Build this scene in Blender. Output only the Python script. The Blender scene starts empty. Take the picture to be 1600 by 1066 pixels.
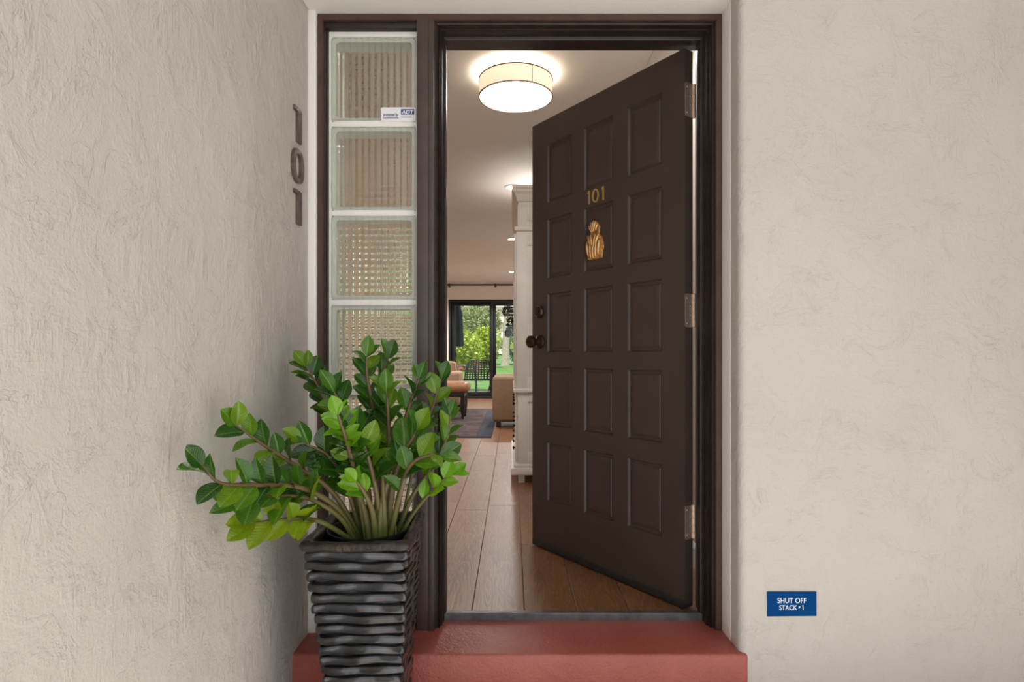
import bpy, bmesh, math, random
from mathutils import Vector, Matrix
random.seed(7)
sc = bpy.context.scene
col = sc.collection
PI = math.pi

# ------------------------------------------------------------------ camera
CZ = 0.925                      # eye height above the hall floor (floor is z = 0)
F = 930.0                       # focal length in pixels of the 1600 px frame
cam_d = bpy.data.cameras.new('camera')
cam_d.sensor_width = 36.0
cam_d.lens = 36.0 * F / 1600.0
cam_d.shift_y = 21.0 / 1600.0
cam_d.clip_start = 0.02
cam_d.clip_end = 500
cam = bpy.data.objects.new('camera', cam_d)
cam.location = (0, 0, CZ)
cam.rotation_euler = (PI / 2, 0, 0)
col.objects.link(cam)
sc.camera = cam

# ------------------------------------------------------------------ sky, sun, exposure
w = bpy.data.worlds.new('sky'); sc.world = w
w.use_nodes = True
w.node_tree.nodes['Background'].inputs[0].default_value = (0.94, 0.97, 1.0, 1)
w.node_tree.nodes['Background'].inputs[1].default_value = 1.10
sun_d = bpy.data.lights.new('sun', 'SUN')
sun_d.energy = 6.0
sun_d.angle = math.radians(0.6)
sun_d.color = (1.0, 0.96, 0.90)
sun = bpy.data.objects.new('sun', sun_d)
sun.rotation_euler = Vector((-0.06, -0.50, 0.83)).to_track_quat('Z', 'Y').to_euler()
col.objects.link(sun)
sc.view_settings.view_transform = 'Standard'
sc.view_settings.look = 'None'
sc.view_settings.exposure = 0.45
sc.view_settings.gamma = 1.0
sc.view_settings.use_curve_mapping = False

# ------------------------------------------------------------------ helpers
def at(px, py, d):
    """point seen at a photograph pixel at a chosen distance (measured once, used as a plain position)"""
    return Vector(((px - 800) / F * d, d, CZ - (py - 554) / F * d))

class MB:
    def __init__(s): s.bm = bmesh.new()
    def box(s, x0, x1, y0, y1, z0, z1, b=0.0, seg=2, mat=None):
        m = Matrix.Translation(((x0+x1)/2, (y0+y1)/2, (z0+z1)/2)) @ Matrix.Diagonal((abs(x1-x0), abs(y1-y0), abs(z1-z0), 1))
        if mat is not None: m = mat @ m
        r = bmesh.ops.create_cube(s.bm, size=1.0, matrix=m)
        if b > 0:
            es = list({e for v in r['verts'] for e in v.link_edges})
            bmesh.ops.bevel(s.bm, geom=es, offset=b, segments=seg, profile=0.5, affect='EDGES')
        return s
    def poly(s, pts):
        return s.bm.faces.new([s.bm.verts.new(p) for p in pts])
    def grid(s, rows, closeu=False, closev=False, cap0=False, cap1=False):
        """rows: list of lists of points"""
        V = [[s.bm.verts.new(p) for p in r] for r in rows]
        n, m = len(V), len(V[0])
        for i in range(n if closev else n - 1):
            for j in range(m if closeu else m - 1):
                a, b, c, d = V[i][j], V[i][(j+1) % m], V[(i+1) % n][(j+1) % m], V[(i+1) % n][j]
                try: s.bm.faces.new((a, b, c, d))
                except ValueError: pass
        if cap0: s.bm.faces.new(list(reversed(V[0])))
        if cap1: s.bm.faces.new(V[-1])
        return s
    def tube(s, pts, r, seg=8, cap=True):
        pts = [Vector(p) for p in pts]
        n = len(pts)
        rr = r if isinstance(r, (list, tuple)) else [r] * n
        rows = []
        up = Vector((0, 0, 1))
        prev = None
        for i, p in enumerate(pts):
            t = (pts[min(i+1, n-1)] - pts[max(i-1, 0)]).normalized()
            if prev is None:
                a = t.cross(up)
                if a.length < 1e-3: a = t.cross(Vector((1, 0, 0)))
            else:
                a = prev - t * prev.dot(t)
            a.normalize(); prev = a
            b = t.cross(a)
            rows.append([p + (a*math.cos(2*PI*k/seg) + b*math.sin(2*PI*k/seg)) * rr[i] for k in range(seg)])
        return s.grid(rows, closeu=True, cap0=cap, cap1=cap)
    def lathe(s, prof, o=(0,0,0), axis=(0,0,1), seg=32, cap=True):
        o = Vector(o); q = Vector(axis).normalized().to_track_quat('Z', 'Y')
        rows = [[o + q @ Vector((r*math.cos(2*PI*k/seg), r*math.sin(2*PI*k/seg), h)) for k in range(seg)] for r, h in prof]
        return s.grid(rows, closeu=True, cap0=cap, cap1=cap)
    def ellipsoid(s, c, r, seg=16, rings=10, mat=None):
        m = Matrix.Translation(c) @ (mat if mat is not None else Matrix.Identity(4)) @ Matrix.Diagonal((r[0], r[1], r[2], 1))
        bmesh.ops.create_uvsphere(s.bm, u_segments=seg, v_segments=rings, radius=1.0, matrix=m)
        return s
    def prism(s, poly, f0, f1):
        """poly: 2-D points; f0, f1 map (a, b) to the two end planes"""
        A = [s.bm.verts.new(f0(*p)) for p in poly]; B = [s.bm.verts.new(f1(*p)) for p in poly]
        n = len(poly)
        s.bm.faces.new(A); s.bm.faces.new(list(reversed(B)))
        for i in range(n): s.bm.faces.new((A[i], B[i], B[(i+1) % n], A[(i+1) % n]))
        return s
    def mesh(s, name, mat=None, angle=35, smooth=True):
        bmesh.ops.recalc_face_normals(s.bm, faces=s.bm.faces[:])
        me = bpy.data.meshes.new(name)
        s.bm.to_mesh(me); s.bm.free()
        if smooth:
            me.polygons.foreach_set('use_smooth', [True] * len(me.polygons))
            me.set_sharp_from_angle(angle=math.radians(angle))
        if mat: me.materials.append(mat)
        return me
    def build(s, name, mat, parent=None, angle=35, smooth=True):
        return link(name, s.mesh(name, mat, angle, smooth), parent)

def link(name, me, parent=None, loc=None, rot=None):
    o = bpy.data.objects.new(name, me); col.objects.link(o)
    if parent is not None: o.parent = parent
    if loc is not None: o.location = loc
    if rot is not None: o.rotation_euler = rot
    return o
def tag(o, label=None, cat=None, group=None, kind=None):
    if label: o['label'] = label
    if cat: o['category'] = cat
    if group: o['group'] = group
    if kind: o['kind'] = kind
    return o
def thing(name, loc, label, cat=None, rz=0, group=None, kind=None):
    o = bpy.data.objects.new(name, None); col.objects.link(o)
    o.empty_display_size = 0.1
    o.location = loc; o.rotation_euler = (0, 0, rz)
    return tag(o, label, cat, group, kind)
def struct(o, label=None): return tag(o, label, None, None, 'structure')

def text_mesh(s, name, wid, hei, depth, mat, shear=0.0, bold=0.0):
    """lettering in the xy plane, centred, fitted to wid x hei, extruded along z"""
    c = bpy.data.curves.new('lettering', 'FONT'); c.body = s; c.size = 1.0; c.shear = shear; c.offset = bold
    c.extrude = 0.01; c.resolution_u = 6
    o = bpy.data.objects.new('lettering_source', c); col.objects.link(o)
    dg = bpy.context.evaluated_depsgraph_get(); dg.update()
    me = bpy.data.meshes.new_from_object(o.evaluated_get(dg))
    bpy.data.objects.remove(o); bpy.data.curves.remove(c)
    xs = [v.co.x for v in me.vertices]; ys = [v.co.y for v in me.vertices]
    x0, x1, y0, y1 = min(xs), max(xs), min(ys), max(ys)
    for v in me.vertices:
        v.co.x = (v.co.x - (x0+x1)/2) / (x1-x0) * wid
        v.co.y = (v.co.y - (y0+y1)/2) / (y1-y0) * hei
        v.co.z = v.co.z / 0.02 * depth
    me.name = name; me.materials.clear(); me.materials.append(mat)
    return me

# ------------------------------------------------------------------ materials
def new_mat(name):
    m = bpy.data.materials.new(name); m.use_nodes = True
    nt = m.node_tree
    return m, nt, nt.nodes['Principled BSDF']
def N(nt, typ, **kw):
    n = nt.nodes.new(typ)
    for k, v in kw.items(): setattr(n, k, v)
    return n
def L(nt, a, b): nt.links.new(a, b)
def noise(nt, vec, scale, detail=4, rough=0.55, dist=0.0):
    n = N(nt, 'ShaderNodeTexNoise'); n.inputs['Scale'].default_value = scale; n.inputs['Detail'].default_value = detail
    n.inputs['Roughness'].default_value = rough; n.inputs['Distortion'].default_value = dist
    if vec is not None: L(nt, vec, n.inputs['Vector'])
    return n
def mapping(nt, vec, scale=(1,1,1), rot=(0,0,0), loc=(0,0,0)):
    n = N(nt, 'ShaderNodeMapping'); n.inputs['Scale'].default_value = scale; n.inputs['Rotation'].default_value = rot; n.inputs['Location'].default_value = loc
    L(nt, vec, n.inputs['Vector']); return n.outputs[0]
def ramp(nt, fac, stops):
    n = N(nt, 'ShaderNodeValToRGB')
    e = n.color_ramp.elements
    while len(e) < len(stops): e.new(0.5)
    for q, (p, c) in zip(e, stops):
        q.position = p; q.color = c if len(c) == 4 else (*c, 1)
    L(nt, fac, n.inputs[0]); return n.outputs[0]
def math_n(nt, op, a, b=None, c=None):
    n = N(nt, 'ShaderNodeMath', operation=op)
    for i, x in enumerate((a, b, c)):
        if x is None: continue
        if isinstance(x, (int, float)): n.inputs[i].default_value = x
        else: L(nt, x, n.inputs[i])
    return n.outputs[0]
def bump(nt, b, height, strength=0.3, dist=0.01):
    n = N(nt, 'ShaderNodeBump'); n.inputs['Strength'].default_value = strength; n.inputs['Distance'].default_value = dist
    L(nt, height, n.inputs['Height']); L(nt, n.outputs[0], b.inputs['Normal']); return n
def simple(name, colr, rough=0.5, metal=0.0, spec=0.5, var=0.0, vscale=20, bmp=0.0, bscale=60, coat=0.0):
    m, nt, b = new_mat(name)
    b.inputs['Roughness'].default_value = rough; b.inputs['Metallic'].default_value = metal
    b.inputs['Specular IOR Level'].default_value = spec; b.inputs['Coat Weight'].default_value = coat
    g = N(nt, 'ShaderNodeNewGeometry').outputs['Position']
    if var > 0:
        n = noise(nt, g, vscale, 5)
        lo = [max(0, c*(1-var)) for c in colr]; hi = [min(1, c*(1+var)) for c in colr]
        L(nt, ramp(nt, n.outputs[0], [(0.3, lo), (0.7, hi)]), b.inputs['Base Color'])
    else: b.inputs['Base Color'].default_value = (*colr, 1)
    if bmp > 0:
        n2 = noise(nt, g, bscale, 4); bump(nt, b, n2.outputs[0], bmp, 0.01)
    return m

def plaster(name, colr, plane, strength=1.0):
    """hand-trowelled stucco: fine grain, trowel drags along diagonals, raised smears"""
    m, nt, b = new_mat(name)
    b.inputs['Roughness'].default_value = 0.72; b.inputs['Specular IOR Level'].default_value = 0.25
    g = N(nt, 'ShaderNodeNewGeometry').outputs['Position']
    if plane == 'x':   # wall whose face looks along x: use y, z
        v = mapping(nt, g, rot=(0, 0, 0))
        drag1 = mapping(nt, g, scale=(1, 95, 14), rot=(math.radians(28), 0, 0))
        drag2 = mapping(nt, g, scale=(1, 14, 105), rot=(math.radians(35), 0, 0))
    else:
        v = mapping(nt, g)
        drag1 = mapping(nt, g, scale=(95, 1, 14), rot=(0, math.radians(-25), 0))
        drag2 = mapping(nt, g, scale=(14, 1, 105), rot=(0, math.radians(40), 0))
    grain = noise(nt, v, 210, 4, 0.6).outputs[0]
    d1 = noise(nt, drag1, 1.0, 4, 0.6, 0.4).outputs[0]
    d2 = noise(nt, drag2, 1.0, 4, 0.6, 0.6).outputs[0]
    mask1 = ramp(nt, noise(nt, v, 5.5, 4, 0.6, 0.8).outputs[0], [(0.47, (0,0,0)), (0.66, (1,1,1))])
    mask2 = ramp(nt, noise(nt, mapping(nt, v, loc=(3.1, 7.7, 2.3)), 7.0, 5, 0.62, 1.0).outputs[0], [(0.50, (0,0,0)), (0.64, (1,1,1))])
    big = noise(nt, v, 2.2, 3, 0.5, 0.5).outputs[0]
    smear = ramp(nt, noise(nt, mapping(nt, v, loc=(9.2, 1.7, 5.3)), 9.0, 6, 0.65, 1.6).outputs[0], [(0.585, (0,0,0)), (0.60, (1,1,1)), (0.75, (0.3,0.3,0.3))])
    grain2 = noise(nt, v, 75, 5, 0.65, 0.3).outputs[0]
    h = math_n(nt, 'ADD', math_n(nt, 'MULTIPLY', grain, 0.16), math_n(nt, 'MULTIPLY', grain2, 0.22))
    h = math_n(nt, 'ADD', h, math_n(nt, 'MULTIPLY', math_n(nt, 'MULTIPLY', d1, mask1), 0.55))
    h = math_n(nt, 'ADD', h, math_n(nt, 'MULTIPLY', math_n(nt, 'MULTIPLY', d2, mask2), 0.40))
    h = math_n(nt, 'ADD', h, math_n(nt, 'MULTIPLY', smear, 0.09))
    h = math_n(nt, 'ADD', h, math_n(nt, 'MULTIPLY', big, 0.7))
    bump(nt, b, h, 0.75 * strength, 0.007)
    cn = noise(nt, v, 1.7, 4, 0.6).outputs[0]
    lo = [c*0.965 for c in colr]; hi = [min(1, c*1.025) for c in colr]
    L(nt, ramp(nt, cn, [(0.35, lo), (0.65, hi)]), b.inputs['Base Color'])
    return m

M = {}
M['stucco_left'] = plaster('stucco_left', (0.575, 0.530, 0.482), 'x', 1.6)
M['stucco_front'] = plaster('stucco_front', (0.535, 0.500, 0.462), 'y', 1.25)
M['white_caulk'] = simple('white_caulk', (0.82, 0.795, 0.755), 0.6, bmp=0.2, bscale=90)
M['wall_in'] = simple('wall_in', (0.68, 0.60, 0.52), 0.7, var=0.02, vscale=3)
M['wall_hall'] = simple('wall_hall', (0.62, 0.49, 0.37), 0.7, var=0.02, vscale=3)
M['wall_far'] = simple('wall_far', (0.82, 0.79, 0.75), 0.7, var=0.02, vscale=3)
M['ceiling'] = simple('ceiling', (0.74, 0.72, 0.70), 0.75)
M['crown'] = simple('crown', (0.76, 0.74, 0.71), 0.5)
M['frame'] = simple('frame', (0.024, 0.015, 0.012), 0.40, spec=0.4, var=0.35, vscale=14, bmp=0.12, bscale=160)
M['casing'] = simple('casing', (0.075, 0.036, 0.026), 0.42, var=0.22, vscale=12, bmp=0.15, bscale=140)
M['mullion'] = simple('mullion', (0.060, 0.041, 0.034), 0.42, var=0.2, vscale=10, bmp=0.12, bscale=140)
M['door'] = simple('door', (0.054, 0.040, 0.031), 0.36, var=0.10, vscale=6, bmp=0.05, bscale=220)
M['door_edge'] = simple('door_edge', (0.028, 0.024, 0.021), 0.45, var=0.2, vscale=30)
M['sweep'] = simple('sweep', (0.02, 0.019, 0.019), 0.5)
M['nickel'] = simple('nickel', (0.66, 0.53, 0.43), 0.38, metal=0.85, var=0.1, vscale=60)
M['screw'] = simple('screw', (0.72, 0.66, 0.60), 0.25, metal=0.9)
M['bronze'] = simple('bronze', (0.060, 0.036, 0.022), 0.28, metal=0.75, var=0.25, vscale=90)
M['bronze_number'] = simple('bronze_number', (0.150, 0.112, 0.088), 0.42, metal=0.55, var=0.25, vscale=70)
M['gold'] = simple('gold', (0.62, 0.36, 0.15), 0.36, metal=0.8, var=0.25, vscale=120)
M['gold_number'] = simple('gold_number', (0.72, 0.47, 0.20), 0.32, metal=0.7)
M['threshold'] = simple('threshold', (0.16, 0.16, 0.165), 0.42, metal=0.7, var=0.3, vscale=25, bmp=0.1)
M['sign_blue'] = simple('sign_blue', (0.0, 0.050, 0.185), 0.6, spec=0.06)
M['print_white'] = simple('print_white', (0.80, 0.86, 0.90), 0.5)
M['sticker_white'] = simple('sticker_white', (0.80, 0.79, 0.82), 0.4)
M['sticker_blue'] = simple('sticker_blue', (0.012, 0.030, 0.155), 0.4)
M['sticker_grey'] = simple('sticker_grey', (0.30, 0.34, 0.48), 0.5)

# red painted concrete step
m, nt, b = new_mat('red_paint'); M['red_paint'] = m
g = N(nt, 'ShaderNodeNewGeometry').outputs['Position']
n1 = noise(nt, g, 4.0, 5, 0.6); n2 = noise(nt, g, 130, 3, 0.5); n3 = noise(nt, g, 34, 4, 0.6)
L(nt, ramp(nt, n1.outputs[0], [(0.3, (0.310, 0.072, 0.054)), (0.7, (0.390, 0.104, 0.080))]), b.inputs['Base Color'])
b.inputs['Roughness'].default_value = 0.38
h = math_n(nt, 'ADD', math_n(nt, 'MULTIPLY', n2.outputs[0], 0.5), n3.outputs[0]); bump(nt, b, h, 0.55, 0.006)

# oak planks
m, nt, b = new_mat('oak'); M['oak'] = m
g = N(nt, 'ShaderNodeNewGeometry').outputs['Position']
oi = N(nt, 'ShaderNodeObjectInfo')
off = N(nt, 'ShaderNodeVectorMath', operation='SCALE'); off.inputs[0].default_value = (31.7, 17.3, 9.1); L(nt, oi.outputs['Random'], off.inputs['Scale'])
add = N(nt, 'ShaderNodeVectorMath', operation='ADD'); L(nt, g, add.inputs[0]); L(nt, off.outputs[0], add.inputs[1])
gv = mapping(nt, add.outputs[0], scale=(9.0, 1.05, 1))
grain = noise(nt, gv, 1.6, 3, 0.55, 1.3)
wv = N(nt, 'ShaderNodeMath', operation='SINE'); L(nt, math_n(nt, 'MULTIPLY', grain.outputs[0], 62.0), wv.inputs[0])
rings = math_n(nt, 'MULTIPLY_ADD', wv.outputs[0], 0.5, 0.5)
fine = noise(nt, mapping(nt, add.outputs[0], scale=(160, 5, 1)), 1.0, 4, 0.6)
tone = noise(nt, mapping(nt, add.outputs[0], scale=(3, 0.8, 1)), 1.5, 3)
fac = math_n(nt, 'ADD', math_n(nt, 'MULTIPLY', rings, 0.30), math_n(nt, 'ADD', math_n(nt, 'MULTIPLY', fine.outputs[0], 0.30), math_n(nt, 'MULTIPLY', tone.outputs[0], 0.5)))
fac = math_n(nt, 'ADD', fac, math_n(nt, 'MULTIPLY', oi.outputs['Random'], 0.10))
L(nt, ramp(nt, fac, [(0.25, (0.105, 0.040, 0.016)), (0.55, (0.205, 0.088, 0.036)), (0.85, (0.30, 0.145, 0.065))]), b.inputs['Base Color'])
b.inputs['Roughness'].default_value = 0.34
b.inputs['Specular IOR Level'].default_value = 0.8
b.inputs['Coat Weight'].default_value = 0.3; b.inputs['Coat Roughness'].default_value = 0.3
hh = math_n(nt, 'ADD', math_n(nt, 'MULTIPLY', rings, 0.4), fine.outputs[0]); bump(nt, b, hh, 0.16, 0.004)
M['subfloor'] = simple('subfloor', (0.05, 0.025, 0.012), 0.8)

# glass
def glass(name, colr, rough=0.0, ior=1.45):
    m = bpy.data.materials.new(name); m.use_nodes = True; nt = m.node_tree
    nt.nodes.remove(nt.nodes['Principled BSDF'])
    gl = N(nt, 'ShaderNodeBsdfGlass'); gl.inputs['Color'].default_value = (*colr, 1); gl.inputs['Roughness'].default_value = rough; gl.inputs['IOR'].default_value = ior
    L(nt, gl.outputs[0], nt.nodes['Material Output'].inputs['Surface']); return m
M['block_glass'] = glass('block_glass', (0.985, 0.99, 0.97))
m, nt, b = new_mat('block_edge'); M['block_edge'] = m
b.inputs['Base Color'].default_value = (0.93, 0.945, 0.88, 1); b.inputs['Roughness'].default_value = 0.20
b.inputs['Transmission Weight'].default_value = 0.12; b.inputs['IOR'].default_value = 1.45
m = bpy.data.materials.new('window_glass'); m.use_nodes = True; nt = m.node_tree; M['window_glass'] = m
nt.nodes.remove(nt.nodes['Principled BSDF'])
tr = N(nt, 'ShaderNodeBsdfTransparent'); tr.inputs[0].default_value = (0.93, 0.96, 0.95, 1)
gs = N(nt, 'ShaderNodeBsdfGlossy'); gs.inputs['Roughness'].default_value = 0.01
fr = N(nt, 'ShaderNodeFresnel'); fr.inputs[0].default_value = 1.45
mx = N(nt, 'ShaderNodeMixShader'); L(nt, fr.outputs[0], mx.inputs[0]); L(nt, tr.outputs[0], mx.inputs[1]); L(nt, gs.outputs[0], mx.inputs[2])
L(nt, mx.outputs[0], nt.nodes['Material Output'].inputs['Surface'])

def emit(name, colr, s):
    m, nt, b = new_mat(name)
    b.inputs['Base Color'].default_value = (*colr, 1); b.inputs['Roughness'].default_value = 0.8
    b.inputs['Emission Color'].default_value = (*colr, 1); b.inputs['Emission Strength'].default_value = s
    return m
M['lamp_shade'] = emit('lamp_shade', (1.0, 0.82, 0.60), 0.50)
M['lamp_diffuser'] = emit('lamp_diffuser', (1.0, 0.965, 0.92), 11.0)
M['lamp_trim'] = simple('lamp_trim', (0.20, 0.15, 0.10), 0.5)
M['spot_glow'] = emit('spot_glow', (1.0, 0.93, 0.82), 14.0)
M['white_metal'] = simple('white_metal', (0.8, 0.79, 0.77), 0.4)

# planter glaze
m, nt, b = new_mat('gunmetal_glaze'); M['glaze'] = m
g = N(nt, 'ShaderNodeNewGeometry').outputs['Position']
n1 = noise(nt, g, 16, 5, 0.6, 0.5); n2 = noise(nt, g, 120, 4, 0.6); n3 = noise(nt, mapping(nt, g, scale=(22, 22, 70)), 1.0, 4)
L(nt, ramp(nt, n1.outputs[0], [(0.26, (0.046, 0.038, 0.034)), (0.45, (0.062, 0.061, 0.064)), (0.72, (0.095, 0.098, 0.106))]), b.inputs['Base Color'])
L(nt, ramp(nt, n2.outputs[0], [(0.3, (0.10, 0.10, 0.10)), (0.7, (0.24, 0.24, 0.24))]), b.inputs['Roughness'])
b.inputs['Metallic'].default_value = 0.75; b.inputs['Specular IOR Level'].default_value = 0.7
bump(nt, b, math_n(nt, 'ADD', n3.outputs[0], math_n(nt, 'MULTIPLY', n2.outputs[0], 0.10)), 0.16, 0.005)
M['glaze_rim'] = simple('glaze_rim', (0.050, 0.038, 0.032), 0.30, metal=0.4, var=0.5, vscale=30, bmp=0.3, bscale=80)
M['black_plastic'] = simple('black_plastic', (0.012, 0.013, 0.015), 0.32)
M['soil'] = simple('soil', (0.035, 0.024, 0.016), 0.95, var=0.5, vscale=90, bmp=0.9, bscale=120)
M['pebble'] = simple('pebble', (0.65, 0.60, 0.52), 0.6)
M['root'] = simple('root', (0.45, 0.36, 0.26), 0.7)

def leaf_mat(name, stops, trans=(0.30, 0.55, 0.03)):
    m, nt, b = new_mat(name)
    oi = N(nt, 'ShaderNodeObjectInfo')
    tc = N(nt, 'ShaderNodeTexCoord')
    sx = N(nt, 'ShaderNodeSeparateXYZ'); L(nt, tc.outputs['Object'], sx.inputs[0])
    base = ramp(nt, oi.outputs['Random'], stops)
    # paler midrib and side veins as flat colour of the blade
    ax = math_n(nt, 'ABSOLUTE', sx.outputs['X'])
    rib = N(nt, 'ShaderNodeMapRange'); rib.inputs['From Min'].default_value = 0.0; rib.inputs['From Max'].default_value = 0.028
    rib.inputs['To Min'].default_value = 0.45; rib.inputs['To Max'].default_value = 0.0; L(nt, ax, rib.inputs['Value'])
    vv = math_n(nt, 'SINE', math_n(nt, 'MULTIPLY', math_n(nt, 'SUBTRACT', sx.outputs['Y'], math_n(nt, 'MULTIPLY', ax, 0.9)), 62.0))
    vein = math_n(nt, 'MULTIPLY', math_n(nt, 'GREATER_THAN', vv, 0.86), 0.12)
    mixc = N(nt, 'ShaderNodeMix', data_type='RGBA'); L(nt, math_n(nt, 'ADD', rib.outputs[0], vein), mixc.inputs['Factor'])
    L(nt, base, mixc.inputs['A']); mixc.inputs['B'].default_value = (0.26, 0.42, 0.06, 1)
    nz = noise(nt, tc.outputs['Object'], 3.0, 3)
    hs = N(nt, 'ShaderNodeHueSaturation'); L(nt, mixc.outputs['Result'], hs.inputs['Color'])
    L(nt, math_n(nt, 'MULTIPLY_ADD', nz.outputs[0], 0.7, 0.65), hs.inputs['Value'])
    L(nt, hs.outputs[0], b.inputs['Base Color'])
    b.inputs['Roughness'].default_value = 0.26; b.inputs['Specular IOR Level'].default_value = 0.6
    bump(nt, b, vv, 0.10, 0.02)
    tl = N(nt, 'ShaderNodeBsdfTranslucent')
    h2 = N(nt, 'ShaderNodeHueSaturation'); L(nt, hs.outputs[0], h2.inputs['Color']); h2.inputs['Value'].default_value = 1.7; h2.inputs['Saturation'].default_value = 1.1
    L(nt, h2.outputs[0], tl.inputs[0])
    ms = N(nt, 'ShaderNodeMixShader'); ms.inputs[0].default_value = 0.30
    L(nt, b.outputs[0], ms.inputs[1]); L(nt, tl.outputs[0], ms.inputs[2])
    L(nt, ms.outputs[0], nt.nodes['Material Output'].inputs['Surface'])
    return m
M['leaf'] = leaf_mat('leaf', [(0.0, (0.016, 0.062, 0.010)), (0.45, (0.034, 0.122, 0.011)), (0.75, (0.080, 0.195, 0.012)), (1.0, (0.15, 0.265, 0.012))])
M['leaf_young'] = leaf_mat('leaf_young', [(0.0, (0.13, 0.34, 0.015)), (1.0, (0.22, 0.42, 0.015))])
M['leaf_yellow'] = leaf_mat('leaf_yellow', [(0.0, (0.16, 0.26, 0.010)), (1.0, (0.26, 0.33, 0.014))])
m, nt, b = new_mat('stem'); M['stem'] = m
g = N(nt, 'ShaderNodeNewGeometry').outputs['Position']; sx = N(nt, 'ShaderNodeSeparateXYZ'); L(nt, g, sx.inputs[0])
mr = N(nt, 'ShaderNodeMapRange'); mr.inputs['From Min'].default_value = 0.38; mr.inputs['From Max'].default_value = 0.62; L(nt, sx.outputs['Z'], mr.inputs['Value'])
nz = noise(nt, g, 55, 4)
L(nt, ramp(nt, math_n(nt, 'ADD', mr.outputs[0], math_n(nt, 'MULTIPLY', math_n(nt, 'SUBTRACT', nz.outputs[0], 0.5), 0.9)),
       [(0.0, (0.050, 0.095, 0.014)), (0.45, (0.115, 0.105, 0.028)), (1.0, (0.150, 0.095, 0.045))]), b.inputs['Base Color'])
b.inputs['Roughness'].default_value = 0.45

# furniture and garden
M['cabinet'] = simple('cabinet', (0.78, 0.745, 0.70), 0.45, var=0.07, vscale=9, bmp=0.1, bscale=40)
M['knob'] = simple('knob', (0.03, 0.022, 0.018), 0.35, metal=0.6)
M['tan'] = simple('tan', (0.235, 0.145, 0.080), 0.7, var=0.08, vscale=30, bmp=0.15, bscale=180)
M['leather'] = simple('leather', (0.30, 0.140, 0.058), 0.42, var=0.15, vscale=18, bmp=0.1)
M['beige'] = simple('beige', (0.30, 0.195, 0.115), 0.75, var=0.08, vscale=30)
M['dark_wood'] = simple('dark_wood', (0.018, 0.011, 0.008), 0.35)
M['alu_black'] = simple('alu_black', (0.010, 0.010, 0.011), 0.4, metal=0.2)
M['rod'] = simple('rod', (0.02, 0.016, 0.014), 0.4, metal=0.4)
M['concrete'] = simple('concrete', (0.62, 0.605, 0.585), 0.8, var=0.1, vscale=5, bmp=0.2)
M['paving'] = simple('paving', (0.40, 0.37, 0.33), 0.85, var=0.1, vscale=3)
M['strap'] = simple('strap', (0.055, 0.080, 0.098), 0.5)
M['canvas'] = simple('canvas', (0.030, 0.042, 0.060), 0.8, var=0.15, vscale=6)
M['lawn'] = simple('lawn', (0.075, 0.16, 0.030), 0.9, var=0.35, vscale=2.5, bmp=0.5, bscale=30)
M['bark'] = simple('bark', (0.30, 0.255, 0.20), 0.9, var=0.3, vscale=14, bmp=0.6, bscale=25)
M['condo'] = simple('condo', (0.62, 0.54, 0.44), 0.8)
M['condo_band'] = simple('condo_band', (0.68, 0.62, 0.55), 0.8)
M['condo_roof'] = simple('condo_roof', (0.30, 0.24, 0.19), 0.8)
M['dark_glass'] = simple('dark_glass', (0.05, 0.055, 0.06), 0.15)
M['table_glass'] = simple('table_glass', (0.35, 0.42, 0.44), 0.1)
def foliage(name, a, b_, c):
    m, nt, b = new_mat(name)
    g = N(nt, 'ShaderNodeNewGeometry')
    L(nt, ramp(nt, g.outputs['Random Per Island'], [(0.0, a), (0.5, b_), (1.0, c)]), b.inputs['Base Color'])
    b.inputs['Roughness'].default_value = 0.5
    tl = N(nt, 'ShaderNodeBsdfTranslucent'); tl.inputs[0].default_value = (*[min(1, x*1.3) for x in b_], 1)
    ms = N(nt, 'ShaderNodeMixShader'); ms.inputs[0].default_value = 0.35
    L(nt, b.outputs[0], ms.inputs[1]); L(nt, tl.outputs[0], ms.inputs[2]); L(nt, ms.outputs[0], nt.nodes['Material Output'].inputs['Surface'])
    return m
M['hedge_lime'] = foliage('hedge_lime', (0.12, 0.20, 0.02), (0.34, 0.42, 0.06), (0.60, 0.60, 0.14))
M['hedge_green'] = foliage('hedge_green', (0.04, 0.10, 0.015), (0.12, 0.22, 0.04), (0.28, 0.36, 0.08))
M['tree_olive'] = foliage('tree_olive', (0.10, 0.13, 0.05), (0.25, 0.29, 0.12), (0.45, 0.46, 0.24))
M['flower_red'] = foliage('flower_red', (0.35, 0.03, 0.02), (0.60, 0.08, 0.05), (0.70, 0.25, 0.12))
M['hang_leaf'] = foliage('hang_leaf', (0.01, 0.02, 0.012), (0.02, 0.035, 0.02), (0.03, 0.05, 0.03))
# rug
m, nt, b = new_mat('rug'); M['rug'] = m
g = N(nt, 'ShaderNodeNewGeometry').outputs['Position']
vo = N(nt, 'ShaderNodeTexVoronoi'); vo.inputs['Scale'].default_value = 9.0; L(nt, g, vo.inputs['Vector'])
nz = noise(nt, g, 26, 4, 0.7)
f_ = math_n(nt, 'ADD', math_n(nt, 'MULTIPLY', vo.outputs['Distance'], 0.8), math_n(nt, 'MULTIPLY', nz.outputs[0], 0.6))
L(nt, ramp(nt, f_, [(0.25, (0.018, 0.018, 0.030)), (0.45, (0.060, 0.024, 0.020)), (0.62, (0.032, 0.030, 0.042)), (0.8, (0.085, 0.050, 0.040))]), b.inputs['Base Color'])
b.inputs['Roughness'].default_value = 0.95
M['rug_border'] = simple('rug_border', (0.026, 0.026, 0.040), 0.95, var=0.5, vscale=30)

# ------------------------------------------------------------------ the shell outside
XL = -0.687       # face of the left wall
YW = 1.870        # face of the front wall
YF = 2.026        # face of the door frame
XR = 0.7146       # right edge of the door frame
ZT = 2.0845       # top edge of the door frame
STEP_Z = -0.014
GZ = -0.19
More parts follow.
